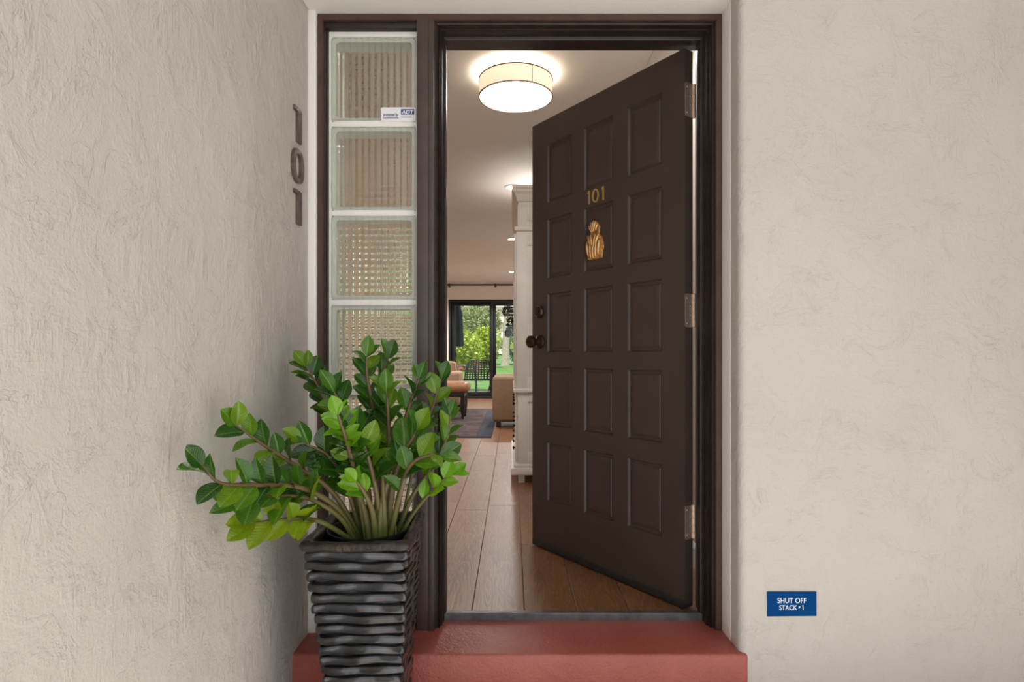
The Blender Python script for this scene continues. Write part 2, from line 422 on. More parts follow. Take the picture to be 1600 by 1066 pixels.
# left wall
struct(MB().box(XL-0.22, XL, -0.6, 2.30, GZ, 3.0).build('wall_left', M['stucco_left']), 'warm grey hand-trowelled stucco wall running toward the camera at left')
struct(MB().box(XL-0.01, -0.662, 2.006, 2.2, STEP_Z-0.05, 2.12, 0.006, 3).build('trim_stucco_return', M['white_caulk']), 'pale stucco strip between the left wall and the door frame')
# front wall to the right of the door: flat face, rounded arris, reveal
def arris(inner, face_y, depth_y, r, sgn=1, n=8):
    """(a, y) points from the reveal's back edge, round the arris, to the flat face"""
    P = [(inner, depth_y), (inner, face_y + r)]
    for k in range(1, n + 1):
        t = k / n * PI / 2
        P.append((inner + r * (1 - math.cos(t)), face_y + r * (1 - math.sin(t))))
    return P
pr = arris(0.7165, YW, 2.2, 0.024)
poly = pr + [(3.3, YW), (3.3, 2.2)]
mb = MB(); mb.prism(poly, lambda a, y: (a, y, GZ), lambda a, y: (a, y, 3.0))
struct(mb.build('wall_front', M['stucco_front'], angle=50), 'pale warm stucco wall to the right of the door')
ph = arris(2.088, YW, 2.2, 0.024)
poly = ph + [(3.0, YW), (3.0, 2.2)]
mb = MB(); mb.prism(poly, lambda a, y: (XL-0.01, y, a), lambda a, y: (0.7165+0.024, y, a))
struct(mb.build('wall_above_door', M['stucco_front'], angle=50), 'stucco soffit over the door frame')
mb = MB(); mb.box(0.7150, 0.7210, 1.950, 2.12, STEP_Z - 0.02, 2.0985, 0.003, 3)
struct(mb.build('trim_caulk_side', M['white_caulk']), 'white painted bead beside the door frame')
mb = MB(); mb.box(XL, 0.7285, 1.930, 2.12, 2.0850, 2.0985, 0.005, 3)
struct(mb.build('trim_caulk_head', M['white_caulk']), 'white painted bead over the door frame')
# step, ground, added porch roof
mb = MB(); mb.box(XL-0.02, 0.740, 1.861, 2.24, GZ-0.03, STEP_Z, 0.010, 3)
struct(mb.build('entry_step', M['red_paint']), 'brick-red painted concrete doorstep below the threshold')
struct(MB().box(-8, 9, -9, 2.0, GZ-0.2, GZ).build('ground', M['concrete']), 'grey concrete walkway in front of the step')
struct(MB().box(XL-0.3, 3.6, -0.35, 2.3, 2.95, 3.12).build('ceiling_porch_shade', M['crown']), 'pale unseen porch ceiling added to shade the entry')  # roof slab out of view, added to shape the light on the entry

struct(MB().box(1.85, 2.07, -0.10, YW + 0.02, GZ, 2.97).build('wall_shade_pier', M['stucco_left']), 'unseen stucco pier added to darken the right end of the front wall')  # invented pier out of view; dims the front wall toward its right end
# ------------------------------------------------------------------ door frame
trim = thing('trim_door_frame', (0, 0, 0), 'dark brown moulded timber door frame with sidelight mullion', kind='structure')
def side_piece(prof, kind, lo, hi, x0, zt):
    """a moulded member: profile points (inset from outer edge, y); mitred at the head"""
    mb = MB()
    if kind == 'right':
        mb.prism(prof, lambda o, y: (x0 - o, y, lo), lambda o, y: (x0 - o, y, zt - o))
    elif kind == 'left':
        mb.prism(prof, lambda o, y: (x0 + o, y, lo), lambda o, y: (x0 + o, y, zt - o))
    else:
        mb.prism(prof, lambda o, y: (lo + o, y, zt - o), lambda o, y: (hi - o, y, zt - o))
    return mb
XJL = -0.2825     # outer edge of the door's own moulding on the mullion side
inner = [(0.0225, 2.040), (0.028, 2.045), (0.034, 2.040), (0.034, 2.056), (0.0375, 2.062), (0.0405, 2.060),
         (0.0405, 2.094), (0.046, 2.100), (0.0500, 2.102), (0.0500, 2.134), (0.0405, 2.138), (0.0405, 2.19), (0.0, 2.19), (0.0, 2.032), (0.0225, 2.032)]
outer = [(0.0, 2.0), (0.0225, 2.0)]
for k, nm in (('right', 'jamb'), ('left', 'jamb'), ('head', 'head_jamb')):
    x0 = XR if k == 'right' else XJL
    side_piece(inner, k, XJL if k == 'head' else STEP_Z - 0.004, XR, x0, ZT).build(nm, M['frame'], trim, angle=20)
# outer brown band round the whole frame
band = [(0.0, YF), (0.004, YF - 0.003), (0.019, YF - 0.003), (0.0215, YF + 0.002), (0.0215, 2.10), (0.0, 2.10)]
XO = -0.664
side_piece(band, 'right', STEP_Z - 0.004, 0, XR, ZT).build('casing', M['casing'], trim, angle=20)
side_piece(band, 'left', STEP_Z - 0.004, 0, XO, ZT).build('casing', M['casing'], trim, angle=20)
side_piece(band, 'head', XO, XR, XO, ZT).build('casing_head', M['casing'], trim, angle=20)
# sidelight surround
sl = [(0.0215, 2.034), (0.0255, 2.038), (0.0255, 2.050), (0.031, 2.054), (0.031, 2.17), (0.010, 2.17), (0.010, 2.034)]
side_piece(sl, 'left', STEP_Z - 0.004, 0, XO, ZT).build('sidelight_jamb', M['frame'], trim, angle=20)
mb = MB(); mb.box(XO + 0.01, -0.32, 2.034, 2.16, 2.041, ZT - 0.018, 0.002)
mb.build('sidelight_head', M['frame'], trim)
mb = MB(); mb.box(-0.3246, XJL + 0.001, 2.022, 2.17, STEP_Z - 0.004, ZT - 0.018, 0.003)
mb.build('mullion', M['mullion'], trim)
mb = MB(); mb.box(XJL - 0.002, XJL + 0.018, 2.0185, 2.05, STEP_Z - 0.004, ZT - 0.0215, 0.003)
mb.build('mullion_batten', M['mullion'], trim)
mb = MB(); mb.box(XO + 0.02, -0.32, 2.05, 2.16, STEP_Z - 0.004, 0.190, 0.003)
mb.build('sidelight_sill', M['frame'], trim)
# threshold
mb = MB()
tp = [(2.098, STEP_Z - 0.003), (2.098, 0.008), (2.103, 0.012), (2.118, 0.013), (2.127, 0.002), (2.127, STEP_Z - 0.003)]
mb.prism(tp, lambda y, z: (-0.2385, y, z), lambda y, z: (0.671, y, z))
tag(mb.build('threshold', M['threshold'], trim, angle=20), 'dark grey metal threshold')

# ------------------------------------------------------------------ glass block sidelight
win = thing('window_sidelight', (0, 0, 0), 'narrow sidelight of six stacked ribbed glass blocks left of the door', kind='structure')
BX0, BX1 = -0.632, -0.3246
BW, BH, BD = 0.293, 0.2925, 0.092
PITCH = 0.3084
zb = [2.0305 - PITCH * (k + 0.5) for k in range(6)]
BXC = (BX0 + BX1) / 2
mb = MB()
for x0, x1 in ((BX0, BXC - BW/2), (BXC + BW/2, BX1)):
    mb.box(x0 - 0.002, x1 + 0.002, 2.060, 2.150, 0.185, 2.044)
for k in range(7):
    zc = 2.0305 - PITCH * k
    hh = 0.008
    mb.box(BX0, BX1, 2.0605 if k else 2.058, 2.1495, zc - hh, zc + hh + (0.008 if k == 0 else 0))
mb.build('mortar', M['white_caulk'], win)
def ribbed_pane(vertical):
    mb = MB(); q = 0.0215; n = 11; per = 8
    W2, H2 = BW/2 - 0.004, BH/2 - 0.004
    L2 = (W2 - q) if vertical else (H2 - q)
    a = [-(W2 if vertical else H2)]
    y = [0.0085]
    for i in range(n*per + 1):
        t = -L2 + 2*L2*i/(n*per)
        a.append(t); y.append(0.0085 + 0.0030 * (0.5 - 0.5*math.cos(2*PI*i/per)))
    a.append(W2 if vertical else H2); y.append(0.0085)
    B2 = H2 if vertical else W2
    # ribbed inner face, flat outer face, closed rim
    def P(u, yy, v): return (u, yy, v) if vertical else (v, yy, u)
    rows = [[P(t, yy, -B2) for t, yy in zip(a, y)], [P(t, yy, B2) for t, yy in zip(a, y)],
            [P(t, 0.0, B2) for t in a], [P(t, 0.0, -B2) for t in a]]
    mb.grid(rows, closev=True)
    for t0 in (0, -1):
        mb.poly([P(a[t0], y[t0], -B2), P(a[t0], y[t0], B2), P(a[t0], 0.0, B2), P(a[t0], 0.0, -B2)])
    bmesh.ops.remove_doubles(mb.bm, verts=mb.bm.verts[:], dist=1e-6)
    return mb.mesh('ribbed_pane', M['block_glass'], angle=60)
def rr(hw, hh, r, n=5):
    P = []
    for cx, cz, a0 in ((hw-r, hh-r, 0), (-hw+r, hh-r, PI/2), (-hw+r, -hh+r, PI), (hw-r, -hh+r, 1.5*PI)):
        for k in range(n + 1):
            t = a0 + k/n*PI/2
            P.append((cx + r*math.cos(t), cz + r*math.sin(t)))
    return P
mb = MB()
prof = [(0.0, 0.004, 0.012), (0.004, 0.0, 0.010), (0.004, BD-0.0, 0.010), (0.017, BD, 0.010), (0.019, BD-0.012, 0.01), (0.0125, BD*0.55, 0.01), (0.019, 0.0115, 0.01), (0.010, 0.0108, 0.012), (0.0035, 0.010, 0.012)]
prof = [(0.0, 0.003), (0.0, BD-0.003), (0.003, BD), (0.015, BD-0.011), (0.011, BD*0.5), (0.015, 0.0118), (0.0035, 0.0105), (0.0030, 0.0)]
rows = [[(x, y, z) for x, z in rr(BW/2 - i, BH/2 - i, 0.012)] for i, y in prof]
mb.grid(rows, closeu=True, closev=True)
edge_me = mb.mesh('glass_block', M['block_edge'], angle=50)
pv, phz = ribbed_pane(True), ribbed_pane(False)
for k in range(6):
    o = link('glass_block', edge_me, win, (BXC, 2.056, zb[k]))
    link('front_pane', pv, o)
    link('back_pane', phz, o, (0, BD, 0), (0, 0, PI))
# security sticker on the top block
st = thing('security_sticker', at(622.5, 178.5, 2.0545), 'small white and blue alarm company sticker on the top glass block', 'sticker')
mb = MB()
mb.prism(rr(0.0605, 0.0235, 0.006), lambda x, z: (x, -0.0004, z), lambda x, z: (x, 0.0006, z))
mb.build('label_sheet', M['sticker_white'], st)
FRONT = Matrix.Rotation(PI/2, 4, 'X')    # text plane facing the viewer
def put_text(s, wid, hei, mat, parent, x, z, y, name, shear=0.0, bold=0.0, depth=0.0005):
    me = text_mesh(s, name, wid, hei, depth, mat, shear, bold); me.transform(FRONT)
    return link(name, me, parent, (x, y, z))
put_text('protected by', 0.0535, 0.0150, M['sticker_blue'], st, -0.0265, -0.0035, -0.0008, 'lettering', 0.3, 0.012)
MB().box(-0.0535, 0.0005, -0.0008, -0.0003, -0.0145, -0.0125).build('underline', M['sticker_blue'], st)
MB().box(0.009, 0.055, -0.0007, -0.0003, -0.0015, 0.0175).build('logo_square', M['sticker_blue'], st)
put_text('ADT', 0.042, 0.0125, M['sticker_white'], st, 0.032, 0.0075, -0.0010, 'logo_lettering', 0.15, 0.03)
mb = MB().box(0.009, 0.046, -0.0007, -0.0003, -0.0080, -0.0062); mb.build('fine_print', M['sticker_grey'], st)
MB().box(0.009, 0.046, -0.0007, -0.0003, -0.0122, -0.0104).build('fine_print', M['sticker_grey'], st)

# ------------------------------------------------------------------ the open door
TH = math.radians(54.8)
door = thing('door_entry', (0.624, 2.150, 0.0), 'dark brown fifteen-panel front door standing half open', rz=PI - TH, kind='structure')
DW, DT, DZ0, DZ1 = 0.91, 0.045, 0.020, 2.032
cols = [(0.103, 0.283), (0.362, 0.542), (0.620, 0.798)]
rowz = [(0.234, 0.512), (0.589, 0.867), (0.934, 1.212), (1.282, 1.562), (1.636, 1.912)]
mb = MB()
mb.box(0, DW, -DT, -0.012, DZ0, DZ1)
mb.box(0, cols[0][0], -0.0125, 0, DZ0, DZ1); mb.box(cols[2][1], DW, -0.0125, 0, DZ0, DZ1)
for i in (0, 1): mb.box(cols[i][1], cols[i+1][0], -0.0125, 0, DZ0, DZ1)
zs = [DZ0] + [z for r in rowz for z in r] + [DZ1]
for a, b_ in cols:
    for i in range(0, len(zs), 2): mb.box(a, b_, -0.0125, 0, zs[i], zs[i+1])
mb.build('slab', M['door'], door, smooth=False)
def panel_mesh(wid, hei):
    mb = MB(); rows = []
    for ins, y in ((0.0, 0.0002), (0.0022, -0.0004), (0.0038, -0.0045), (0.0070, -0.0100), (0.018, -0.0105), (0.0205, -0.0085), (0.034, -0.0045), (0.0365, -0.0042)):
        x, z = wid/2 - ins, hei/2 - ins
        rows.append([(-x, y, -z), (x, y, -z), (x, y, z), (-x, y, z)])
    mb.grid(rows, closeu=True, cap1=True)
    return mb.mesh('raised_panel', M['door'], angle=12)
for a, b_ in cols:
    for z0, z1 in rowz:
        link('raised_panel', panel_mesh(b_ - a, z1 - z0), door, ((a+b_)/2, 0, (z0+z1)/2))
mb = MB(); mb.box(0.002, DW - 0.002, -DT - 0.003, 0.004, 0.006, 0.034, 0.002)
mb.build('door_sweep', M['sweep'], door)
# hinges: leaf on the hinge edge, barrel at the inside corner, four screws
mb = MB()
lf = [(y, z) for y, z in rr(0.021, 0.061, 0.006)]
mb.prism(lf, lambda y, z: (0.0, y - 0.022, z), lambda y, z: (-0.0022, y - 0.022, z))
leaf_me = mb.mesh('hinge', M['nickel'])
mb = MB()
for k in range(5):
    z0 = -0.061 + k*0.0244
    mb.lathe([(0.0058, z0), (0.0064, z0+0.0008), (0.0064, z0+0.0234), (0.0058, z0+0.0242)], (-0.004, -DT - 0.002, 0), seg=14)
barrel_me = mb.mesh('barrel', M['nickel'])
mb = MB(); mb.lathe([(0.0042, 0), (0.0036, 0.0011), (0.0006, 0.0014)], (0, 0, 0), (-1, 0, 0), 12)
screw_me = mb.mesh('screw', M['screw'])
mb = MB(); mb.box(-0.0026, 0.028, -DT - 0.004, -DT - 0.0015, -0.061, 0.061)   # jamb-side leaf
for zc in (1.850, 1.085, 0.315):
    h = link('hinge', leaf_me, door, (0, 0, zc)); h['label'] = 'brushed nickel butt hinge'
    link('barrel', barrel_me, h)
    for y, z in ((-0.014, 0.046), (-0.031, 0.016), (-0.014, -0.046), (-0.031, -0.016)):
        link('screw', screw_me, h, (-0.002, y + 0.001, z))
# knob and deadbolt
def on_door(u, z): return (u, 0, z)
mb = MB(); mb.lathe([(0.034, 0), (0.034, 0.004), (0.030, 0.009), (0.019, 0.013), (0.0145, 0.018), (0.0135, 0.030), (0.018, 0.036), (0.0265, 0.043), (0.0295, 0.052), (0.0285, 0.061), (0.022, 0.068), (0.012, 0.0705), (0.010, 0.0685)], (0, 0, 0), (0, 1, 0), 36)
k = mb.build('door_knob', M['bronze'], door); k.location = (0.852, 0, 0.985); k['label'] = 'oil-rubbed bronze door knob'
MB().lathe([(0.0095, 0.0685), (0.0095, 0.0695), (0.002, 0.0698)], (0, 0, 0), (0, 1, 0), 20).build('keyhole', M['knob'], k)
mb = MB(); mb.lathe([(0.031, 0), (0.031, 0.006), (0.027, 0.014), (0.021, 0.018), (0.019, 0.016)], (0, 0, 0), (0, 1, 0), 32)
k = mb.build('deadbolt', M['bronze'], door); k.location = (0.850, 0, 1.128); k['label'] = 'oil-rubbed bronze deadbolt cylinder'
MB().lathe([(0.0125, 0.015), (0.0125, 0.019), (0.003, 0.0195)], (0, 0, 0), (0, 1, 0), 20).build('keyhole', M['knob'], k)
MB().lathe([(0.0048, 0), (0.0042, 0.002), (0.001, 0.0026)], (0, 0, 0), (0, 1, 0), 12).build('tack', M['bronze_number'], door).location = (0.878, 0, 1.603)
# gold numerals: viewer's right is the hinge side (-x of the door)
DOORF = Matrix(((-1, 0, 0, 0), (0, 0, 1, 0), (0, 1, 0, 0), (0, 0, 0, 1)))
for ch, u, wd in (('1', 0.507, 0.014), ('0', 0.465, 0.034), ('1', 0.421, 0.014)):
    if ch == '1':
        mb = MB()
        mb.prism([(-0.0065, 0.021), (0.001, 0.029), (0.0055, 0.029), (0.0055, -0.029), (0.0, -0.029), (0.0, 0.020), (-0.0065, 0.0155)],
                 lambda x, y: (-x, 0.0, y), lambda x, y: (-x, 0.004, y))
        o = mb.build('numeral', M['gold_number'], door)
    else:
        mb = MB(); rows = []
        for s_, yy in ((1, 0.0), (1, 0.004), (0.70, 0.004), (0.70, 0.0)):
            rows.append([((0.0195 * (1 if s_ == 1 else 0.66)) * math.cos(t*PI/16), yy, (0.0295 * (1 if s_ == 1 else 0.80)) * math.sin(t*PI/16)) for t in range(32)])
        mb.grid(rows, closeu=True, closev=True)
        o = mb.build('numeral', M['gold_number'], door)
    o.location = (u, 0, 1.6005); o['label'] = 'small brass numeral'
# cast pineapple knocker
pk = MB()
out = []
half = [(-0.084, 0.030), (-0.080, 0.040), (-0.060, 0.046), (-0.035, 0.050), (-0.010, 0.049), (0.010, 0.040), (0.024, 0.026), (0.032, 0.021), (0.040, 0.026), (0.052, 0.029), (0.064, 0.025), (0.074, 0.016), (0.083, 0.006)]
n0 = len(half)
for i, (z, x) in enumerate(half):
    out.append((x + (0.003 if i % 2 else -0.001), z))
for z, x in reversed(half): out.append((-x - (0.003 if half.index((z, x)) % 2 else -0.001), z))
pk.prism(out, lambda x, z: (x, 0.0, z), lambda x, z: (x*0.95, 0.007, z*0.97))
knock = pk.build('pineapple_knocker', M['gold'], door, angle=50)
knock.location = (0.470, -0.0032, 1.412); knock['label'] = 'gold cast door knocker with leafy crown'
me_l = MB().ellipsoid((0, 0.006, 0), (0.0085, 0.0085, 0.036), 12, 8).mesh('leaf_lobe', M['gold'])
for x, z, a, s_ in ((-0.034, -0.035, 0.14, 1.0), (-0.017, -0.040, 0.06, 1.1), (0.0, -0.044, 0, 1.05), (0.017, -0.040, -0.06, 1.1), (0.034, -0.035, -0.14, 1.0),
                    (-0.022, -0.004, 0.42, 0.9), (-0.008, -0.008, 0.2, 0.95), (0.008, -0.008, -0.2, 0.95), (0.022, -0.004, -0.42, 0.9)):
    o = link('leaf_lobe', me_l, knock, (x, 0.002, z), (0, -a, 0)); o.scale = (0.9, 1.5, s_)
for x, z, a, s_ in ((-0.019, 0.050, 0.50, 0.55), (-0.0095, 0.056, 0.22, 0.68), (0.0, 0.058, 0.0, 0.74), (0.0095, 0.056, -0.22, 0.68), (0.019, 0.050, -0.50, 0.55)):
    o = link('crown_leaf', me_l, knock, (x, 0.002, z), (0, -a, 0)); o.scale = (0.62, 1.25, s_)
mb = MB()
mb.tube([(-0.030, 0.006, 0.055), (-0.033, 0.010, 0.045), (-0.033, 0.010, 0.028), (-0.028, 0.006, 0.020)], 0.0042, 8)
mb.build('striker_arm', M['gold'], knock)

# ------------------------------------------------------------------ interior shell
HX = 0.80          # hall right wall
YB = 12.5          # far wall with the patio door
CH = 2.44
fl = MB().box(-4.5, HX, 2.26, YB, -0.05, -0.012).build('floor', M['subfloor'])
struct(fl, 'oak plank floor of the hall and living room')
PWD = 0.19
rnd = random.Random(3)
cache = {}
ci = -23
x = -0.145 + PWD * ci
while x < HX:
    x0, x1 = max(x, -4.5), min(x + PWD, HX)
    if x1 - x0 > 0.02:
        y = 2.13 - rnd.uniform(0.2, 1.6) if x > -1.2 else 4.2 - rnd.uniform(0.1, 1.5)
        kcol = round((x + 0.145) / PWD)
        if kcol == 0: y = 3.645 - 1.9
        if kcol == -1: y = 5.44 - 3.8
        if kcol == 1: y = 2.9 - 1.9
        while y < YB:
            y0, y1 = max(y, (2.130 if x1 > -0.23 and x0 < 0.66 else 2.262) if x > -1.2 else 4.2), min(y + 1.9, YB - 0.01)
            if y1 - y0 > 0.05:
                key = (round(x1-x0, 3), round(y1-y0, 3))
                if key not in cache:
                    cache[key] = MB().box(-(x1-x0)/2 + 0.0008, (x1-x0)/2 - 0.0008, -(y1-y0)/2 + 0.0008, (y1-y0)/2 - 0.0008, -0.014, 0.0, 0.0018, 1).mesh('plank', M['oak'])
                link('plank', cache[key], fl, ((x0+x1)/2, (y0+y1)/2, 0))
            y += 1.9
    x += PWD
struct(MB().box(-4.7, HX + 0.2, 2.2, YB + 0.2, CH, CH + 0.15).build('ceiling', M['ceiling']), 'white ceiling of the hall and living room')
struct(MB().box(HX, HX + 0.15, 2.2, YB + 0.2, -0.1, CH).build('wall_right', M['wall_in']), 'cream hall wall behind the open door')
struct(MB().box(-1.27, -1.15, 2.2, 4.2, -0.1, CH).build('wall_hall', M['wall_hall']), 'tan hall wall seen through the glass blocks')
struct(MB().box(-4.65, -1.27, 4.08, 4.2, -0.1, CH).build('wall_living_near', M['wall_in']))
struct(MB().box(-4.65, -4.5, 4.2, YB + 0.2, -0.1, CH).build('wall_living_side', M['wall_in']))
# inside face of the entry wall, around the frame
mb = MB(); mb.box(-1.27, XO + 0.005, 2.17, 2.26, -0.1, CH)
struct(mb.build('wall_entry_inside', M['wall_in']))
mb = MB(); mb.box(XR - 0.012, HX, 2.195, 2.26, -0.1, CH)
struct(mb.build('wall_entry_hinge_side', M['wall_in']))
mb = MB(); mb.box(XO, XR, 2.20, 2.26, 2.100, CH)
struct(mb.build('wall_entry_over_door', M['wall_in']))
# far wall around the patio door
PX0, PX1, PZ = -1.335, 0.56, 2.080
QX0, QX1 = -3.95, -1.85
struct(MB().box(-4.5, QX0, YB, YB + 0.15, -0.1, CH).build('wall_far_left', M['wall_far']))
struct(MB().box(QX1, PX0, YB, YB + 0.15, -0.1, CH).build('wall_far_pier', M['wall_far']))
struct(MB().box(QX0, QX1, YB, YB + 0.15, PZ, CH).build('wall_far_over_second_door', M['wall_far']))
struct(MB().box(PX1, HX, YB, YB + 0.15, -0.1, CH).build('wall_far_right', M['wall_far']))
struct(MB().box(PX0, PX1, YB, YB + 0.15, PZ, CH).build('wall_far_over_door', M['wall_far']))
crown = [(0, 0), (0.095, 0), (0.095, -0.012), (0.080, -0.022), (0.062, -0.030), (0.040, -0.052), (0.026, -0.078), (0.012, -0.086), (0.012, -0.105), (0, -0.105)]
mb = MB(); mb.prism(crown, lambda a, z: (HX - a, 2.26, CH + z), lambda a, z: (HX - a, YB, CH + z))
struct(mb.build('trim_crown_right', M['crown'], angle=20))
mb = MB(); mb.prism(crown, lambda a, z: (-4.5, YB - a, CH + z), lambda a, z: (HX, YB - a, CH + z))
struct(mb.build('trim_crown_far', M['crown'], angle=20))
bbp = [(0, 0), (0.014, 0), (0.014, 0.085), (0.006, 0.10), (0, 0.10)]
mb = MB(); mb.prism(bbp, lambda a, z: (HX - a, 2.27, z), lambda a, z: (HX - a, YB, z))
struct(mb.build('baseboard_right', M['crown'], angle=20))
mb = MB(); mb.prism(bbp, lambda a, z: (-1.15 + a, 2.27, z), lambda a, z: (-1.15 + a, 4.2, z))
struct(mb.build('baseboard_hall', M['crown'], angle=20))

# patio sliding door
def patio_door(name, label, x_0, x_1, split):
    pd = thing(name, (0, 0, 0), label, kind='structure')
    def member(nm, *a): return MB().box(*a, 0.004).build(nm, M['alu_black'], pd)
    member('frame_head', x_0, x_1, YB + 0.0, YB + 0.13, PZ - 0.07, PZ)
    member('frame_sill', x_0, x_1, YB + 0.0, YB + 0.13, -0.01, 0.05)
    member('frame_post', x_0, x_0 + 0.05, YB + 0.0, YB + 0.13, 0.05, PZ - 0.07)
    member('frame_post', x_1 - 0.05, x_1, YB + 0.0, YB + 0.13, 0.05, PZ - 0.07)
    for x0, x1, y in ((x_0 + 0.05, split + 0.07, YB + 0.065), (split - 0.07, x_1 - 0.05, YB + 0.015)):
        member('sash_stile', x0, x0 + 0.075, y, y + 0.045, 0.05, PZ - 0.07)
        member('sash_stile', x1 - 0.075, x1, y, y + 0.045, 0.05, PZ - 0.07)
        member('sash_rail', x0 + 0.07, x1 - 0.07, y, y + 0.045, 0.05, 0.13)
        member('sash_rail', x0 + 0.07, x1 - 0.07, y, y + 0.045, PZ - 0.13, PZ - 0.07)
        MB().box(x0 + 0.07, x1 - 0.07, y + 0.019, y + 0.025, 0.12, PZ - 0.12).build('pane', M['window_glass'], pd)
patio_door('window_patio_door', 'black-framed sliding glass patio door at the far end of the room', PX0, PX1, -0.405)
patio_door('window_second_door', 'glazed door seen as bright cells through the lower glass blocks', QX0, QX1, -2.9)
# curtain rod
cr = thing('curtain_rod', (-0.5, YB - 0.09, 2.375), 'thin dark curtain rod above the patio door', 'curtain rod')
MB().tube([(-1.35, 0, 0), (1.25, 0, 0)], 0.016, 10).build('rod', M['rod'], cr)
for xx in (-0.81, 0.155, 1.15):
    mb = MB(); mb.tube([(xx, 0.09, -0.015), (xx, 0.0, -0.015)], 0.010, 8); mb.lathe([(0.032, 0.0), (0.032, 0.012), (0.02, 0.018)], (xx, 0.09, -0.015), (0, -1, 0), 14)
    mb.box(xx - 0.018, xx + 0.018, -0.022, 0.022, -0.034, 0.024, 0.004)
    mb.build('bracket', M['rod'], cr)
for xx in (-1.36, 1.26): MB().ellipsoid((xx, 0, 0), (0.035, 0.03, 0.03)).build('finial', M['rod'], cr)

# ------------------------------------------------------------------ ceiling lights
cl = thing('ceiling_light', (0.02, 3.21, CH), 'round flush drum ceiling light with cream fabric shade', 'lamp')
R = 0.196
mb = MB(); mb.lathe([(0.065, 0), (0.065, -0.02), (0.02, -0.025), (0.02, -0.10)], seg=24); mb.build('canopy', M['white_metal'], cl)
mb = MB(); mb.lathe([(R, -0.036), (R, -0.130), (R-0.004, -0.130), (R-0.004, -0.036)], seg=64, cap=False)
mb.bm.verts.ensure_lookup_table()
mb.build('lamp_shade', M['lamp_shade'], cl)
mb = MB(); mb.lathe([(R - 0.006, -0.124), (R - 0.006, -0.128), (0.001, -0.129)], seg=64); mb.build('diffuser', M['lamp_diffuser'], cl)
for zz in (-0.036, -0.128):
    mb = MB(); rows = []
    for a in range(64):
        t = 2*PI*a/64
        rows.append([((R + 0.001 + 0.0040*math.cos(p*PI/4))*math.cos(t), (R + 0.001 + 0.0040*math.cos(p*PI/4))*math.sin(t), zz + 0.0040*math.sin(p*PI/4)) for p in range(8)])
    mb.grid(rows, closeu=True, closev=True); mb.build('trim_ring', M['lamp_trim'], cl)
MB().box(R*0.42 - 0.003, R*0.42 + 0.003, -R*0.9115, -R*0.905, -0.128, -0.036).build('seam', M['lamp_trim'], cl)
pl_d = bpy.data.lights.new('ceiling_lamp_bulb', 'POINT'); pl_d.energy = 0.25; pl_d.color = (1.0, 0.92, 0.80); pl_d.shadow_soft_size = 0.05
pl = bpy.data.objects.new('ceiling_lamp_bulb', pl_d); pl.location = (0, 0, -0.06); pl.parent = cl; col.objects.link(pl)

SPOT = 85.0
spots = [(0.012, 5.38, 'recessed ceiling downlight nearest the hall, at the top of the white cabinet'), (0.010, 7.80, 'recessed ceiling downlight halfway down the living room'),
         (0.008, 10.9, 'recessed ceiling downlight closest to the patio door'), (0.46, 2.80, 'unseen downlight added to brighten the hall behind the open front door'), (-1.9, 6.4, 'unseen fill downlight added on the left, nearer the hall'), (-1.9, 8.6, 'unseen fill downlight added over the left armchair'), (-1.9, 10.9, 'unseen fill downlight added on the left near the far wall')]  # hall lamp behind the door and the left row are unseen, added fill
for i, (sx_, sy_, lab) in enumerate(spots):
    t = thing('recessed_downlight', (sx_, sy_, CH), lab, 'downlight', group='recessed ceiling downlights')
    mb = MB(); mb.lathe([(0.085, 0.0), (0.085, -0.006), (0.062, -0.008), (0.060, 0.0)], seg=28, cap=False); mb.build('trim_ring', M['white_metal'], t)
    mb = MB(); mb.lathe([(0.0605, -0.003), (0.001, -0.0035)], seg=28, cap=False); mb.build('lens', M['spot_glow'], t)
    d = bpy.data.lights.new('downlight_beam', 'SPOT'); d.energy = 24.0 if sy_ < 4 else SPOT * (2.0 if sy_ > 10 else 1.0); d.spot_size = math.radians(156); d.spot_blend = 0.7; d.shadow_soft_size = 0.05; d.color = (1.0, 0.97, 0.94)
    o = bpy.data.objects.new('downlight_beam', d); o.location = (0, 0, -0.03); o.parent = t; col.objects.link(o)

# ------------------------------------------------------------------ white cabinet
cab = thing('display_cabinet', (0.40, 4.95, 0), 'tall distressed white cabinet with crown top beside the open door', 'cabinet')
def cb(nm, x0, x1, y0, y1, z0, z1, b=0.004, mat='cabinet', parent=None):
    return MB().box(x0 - 0.40, x1 - 0.40, y0 - 4.95, y1 - 4.95, z0, z1, b).build(nm, M[mat], parent or cab)
Y0, Y1 = 4.28, 5.62
for xx in (0.045, 0.72):
    for yy in (4.285, 5.55): cb('leg', xx, xx + 0.048, yy, yy + 0.055, 0.0, 0.066)
mb = MB()
pp = [(0.0, 0.060), (0.050, 0.060), (0.050, 0.085), (0.044, 0.095), (0.040, 0.110), (0.022, 0.130), (0.0, 0.135)]
cb('plinth', -0.006, 0.785, Y0 - 0.03, Y1 + 0.03, 0.060, 0.112, 0.008)
cb('plinth_moulding', 0.012, 0.785, Y0 - 0.015, Y1 + 0.015, 0.112, 0.136, 0.010)
cb('lower_case', 0.041, 0.785, Y0 + 0.008, Y1 - 0.008, 0.135, 0.650)
for x0, x1 in ((0.041, 0.115), (0.70, 0.785)): cb('end_stile', x0, x1, Y0, Y0 + 0.012, 0.136, 0.650, 0.003)
cb('end_rail', 0.112, 0.702, Y0, Y0 + 0.012, 0.58, 0.650, 0.003)
cb('end_rail', 0.112, 0.702, Y0, Y0 + 0.012, 0.136, 0.22, 0.003)
zz = 0.15
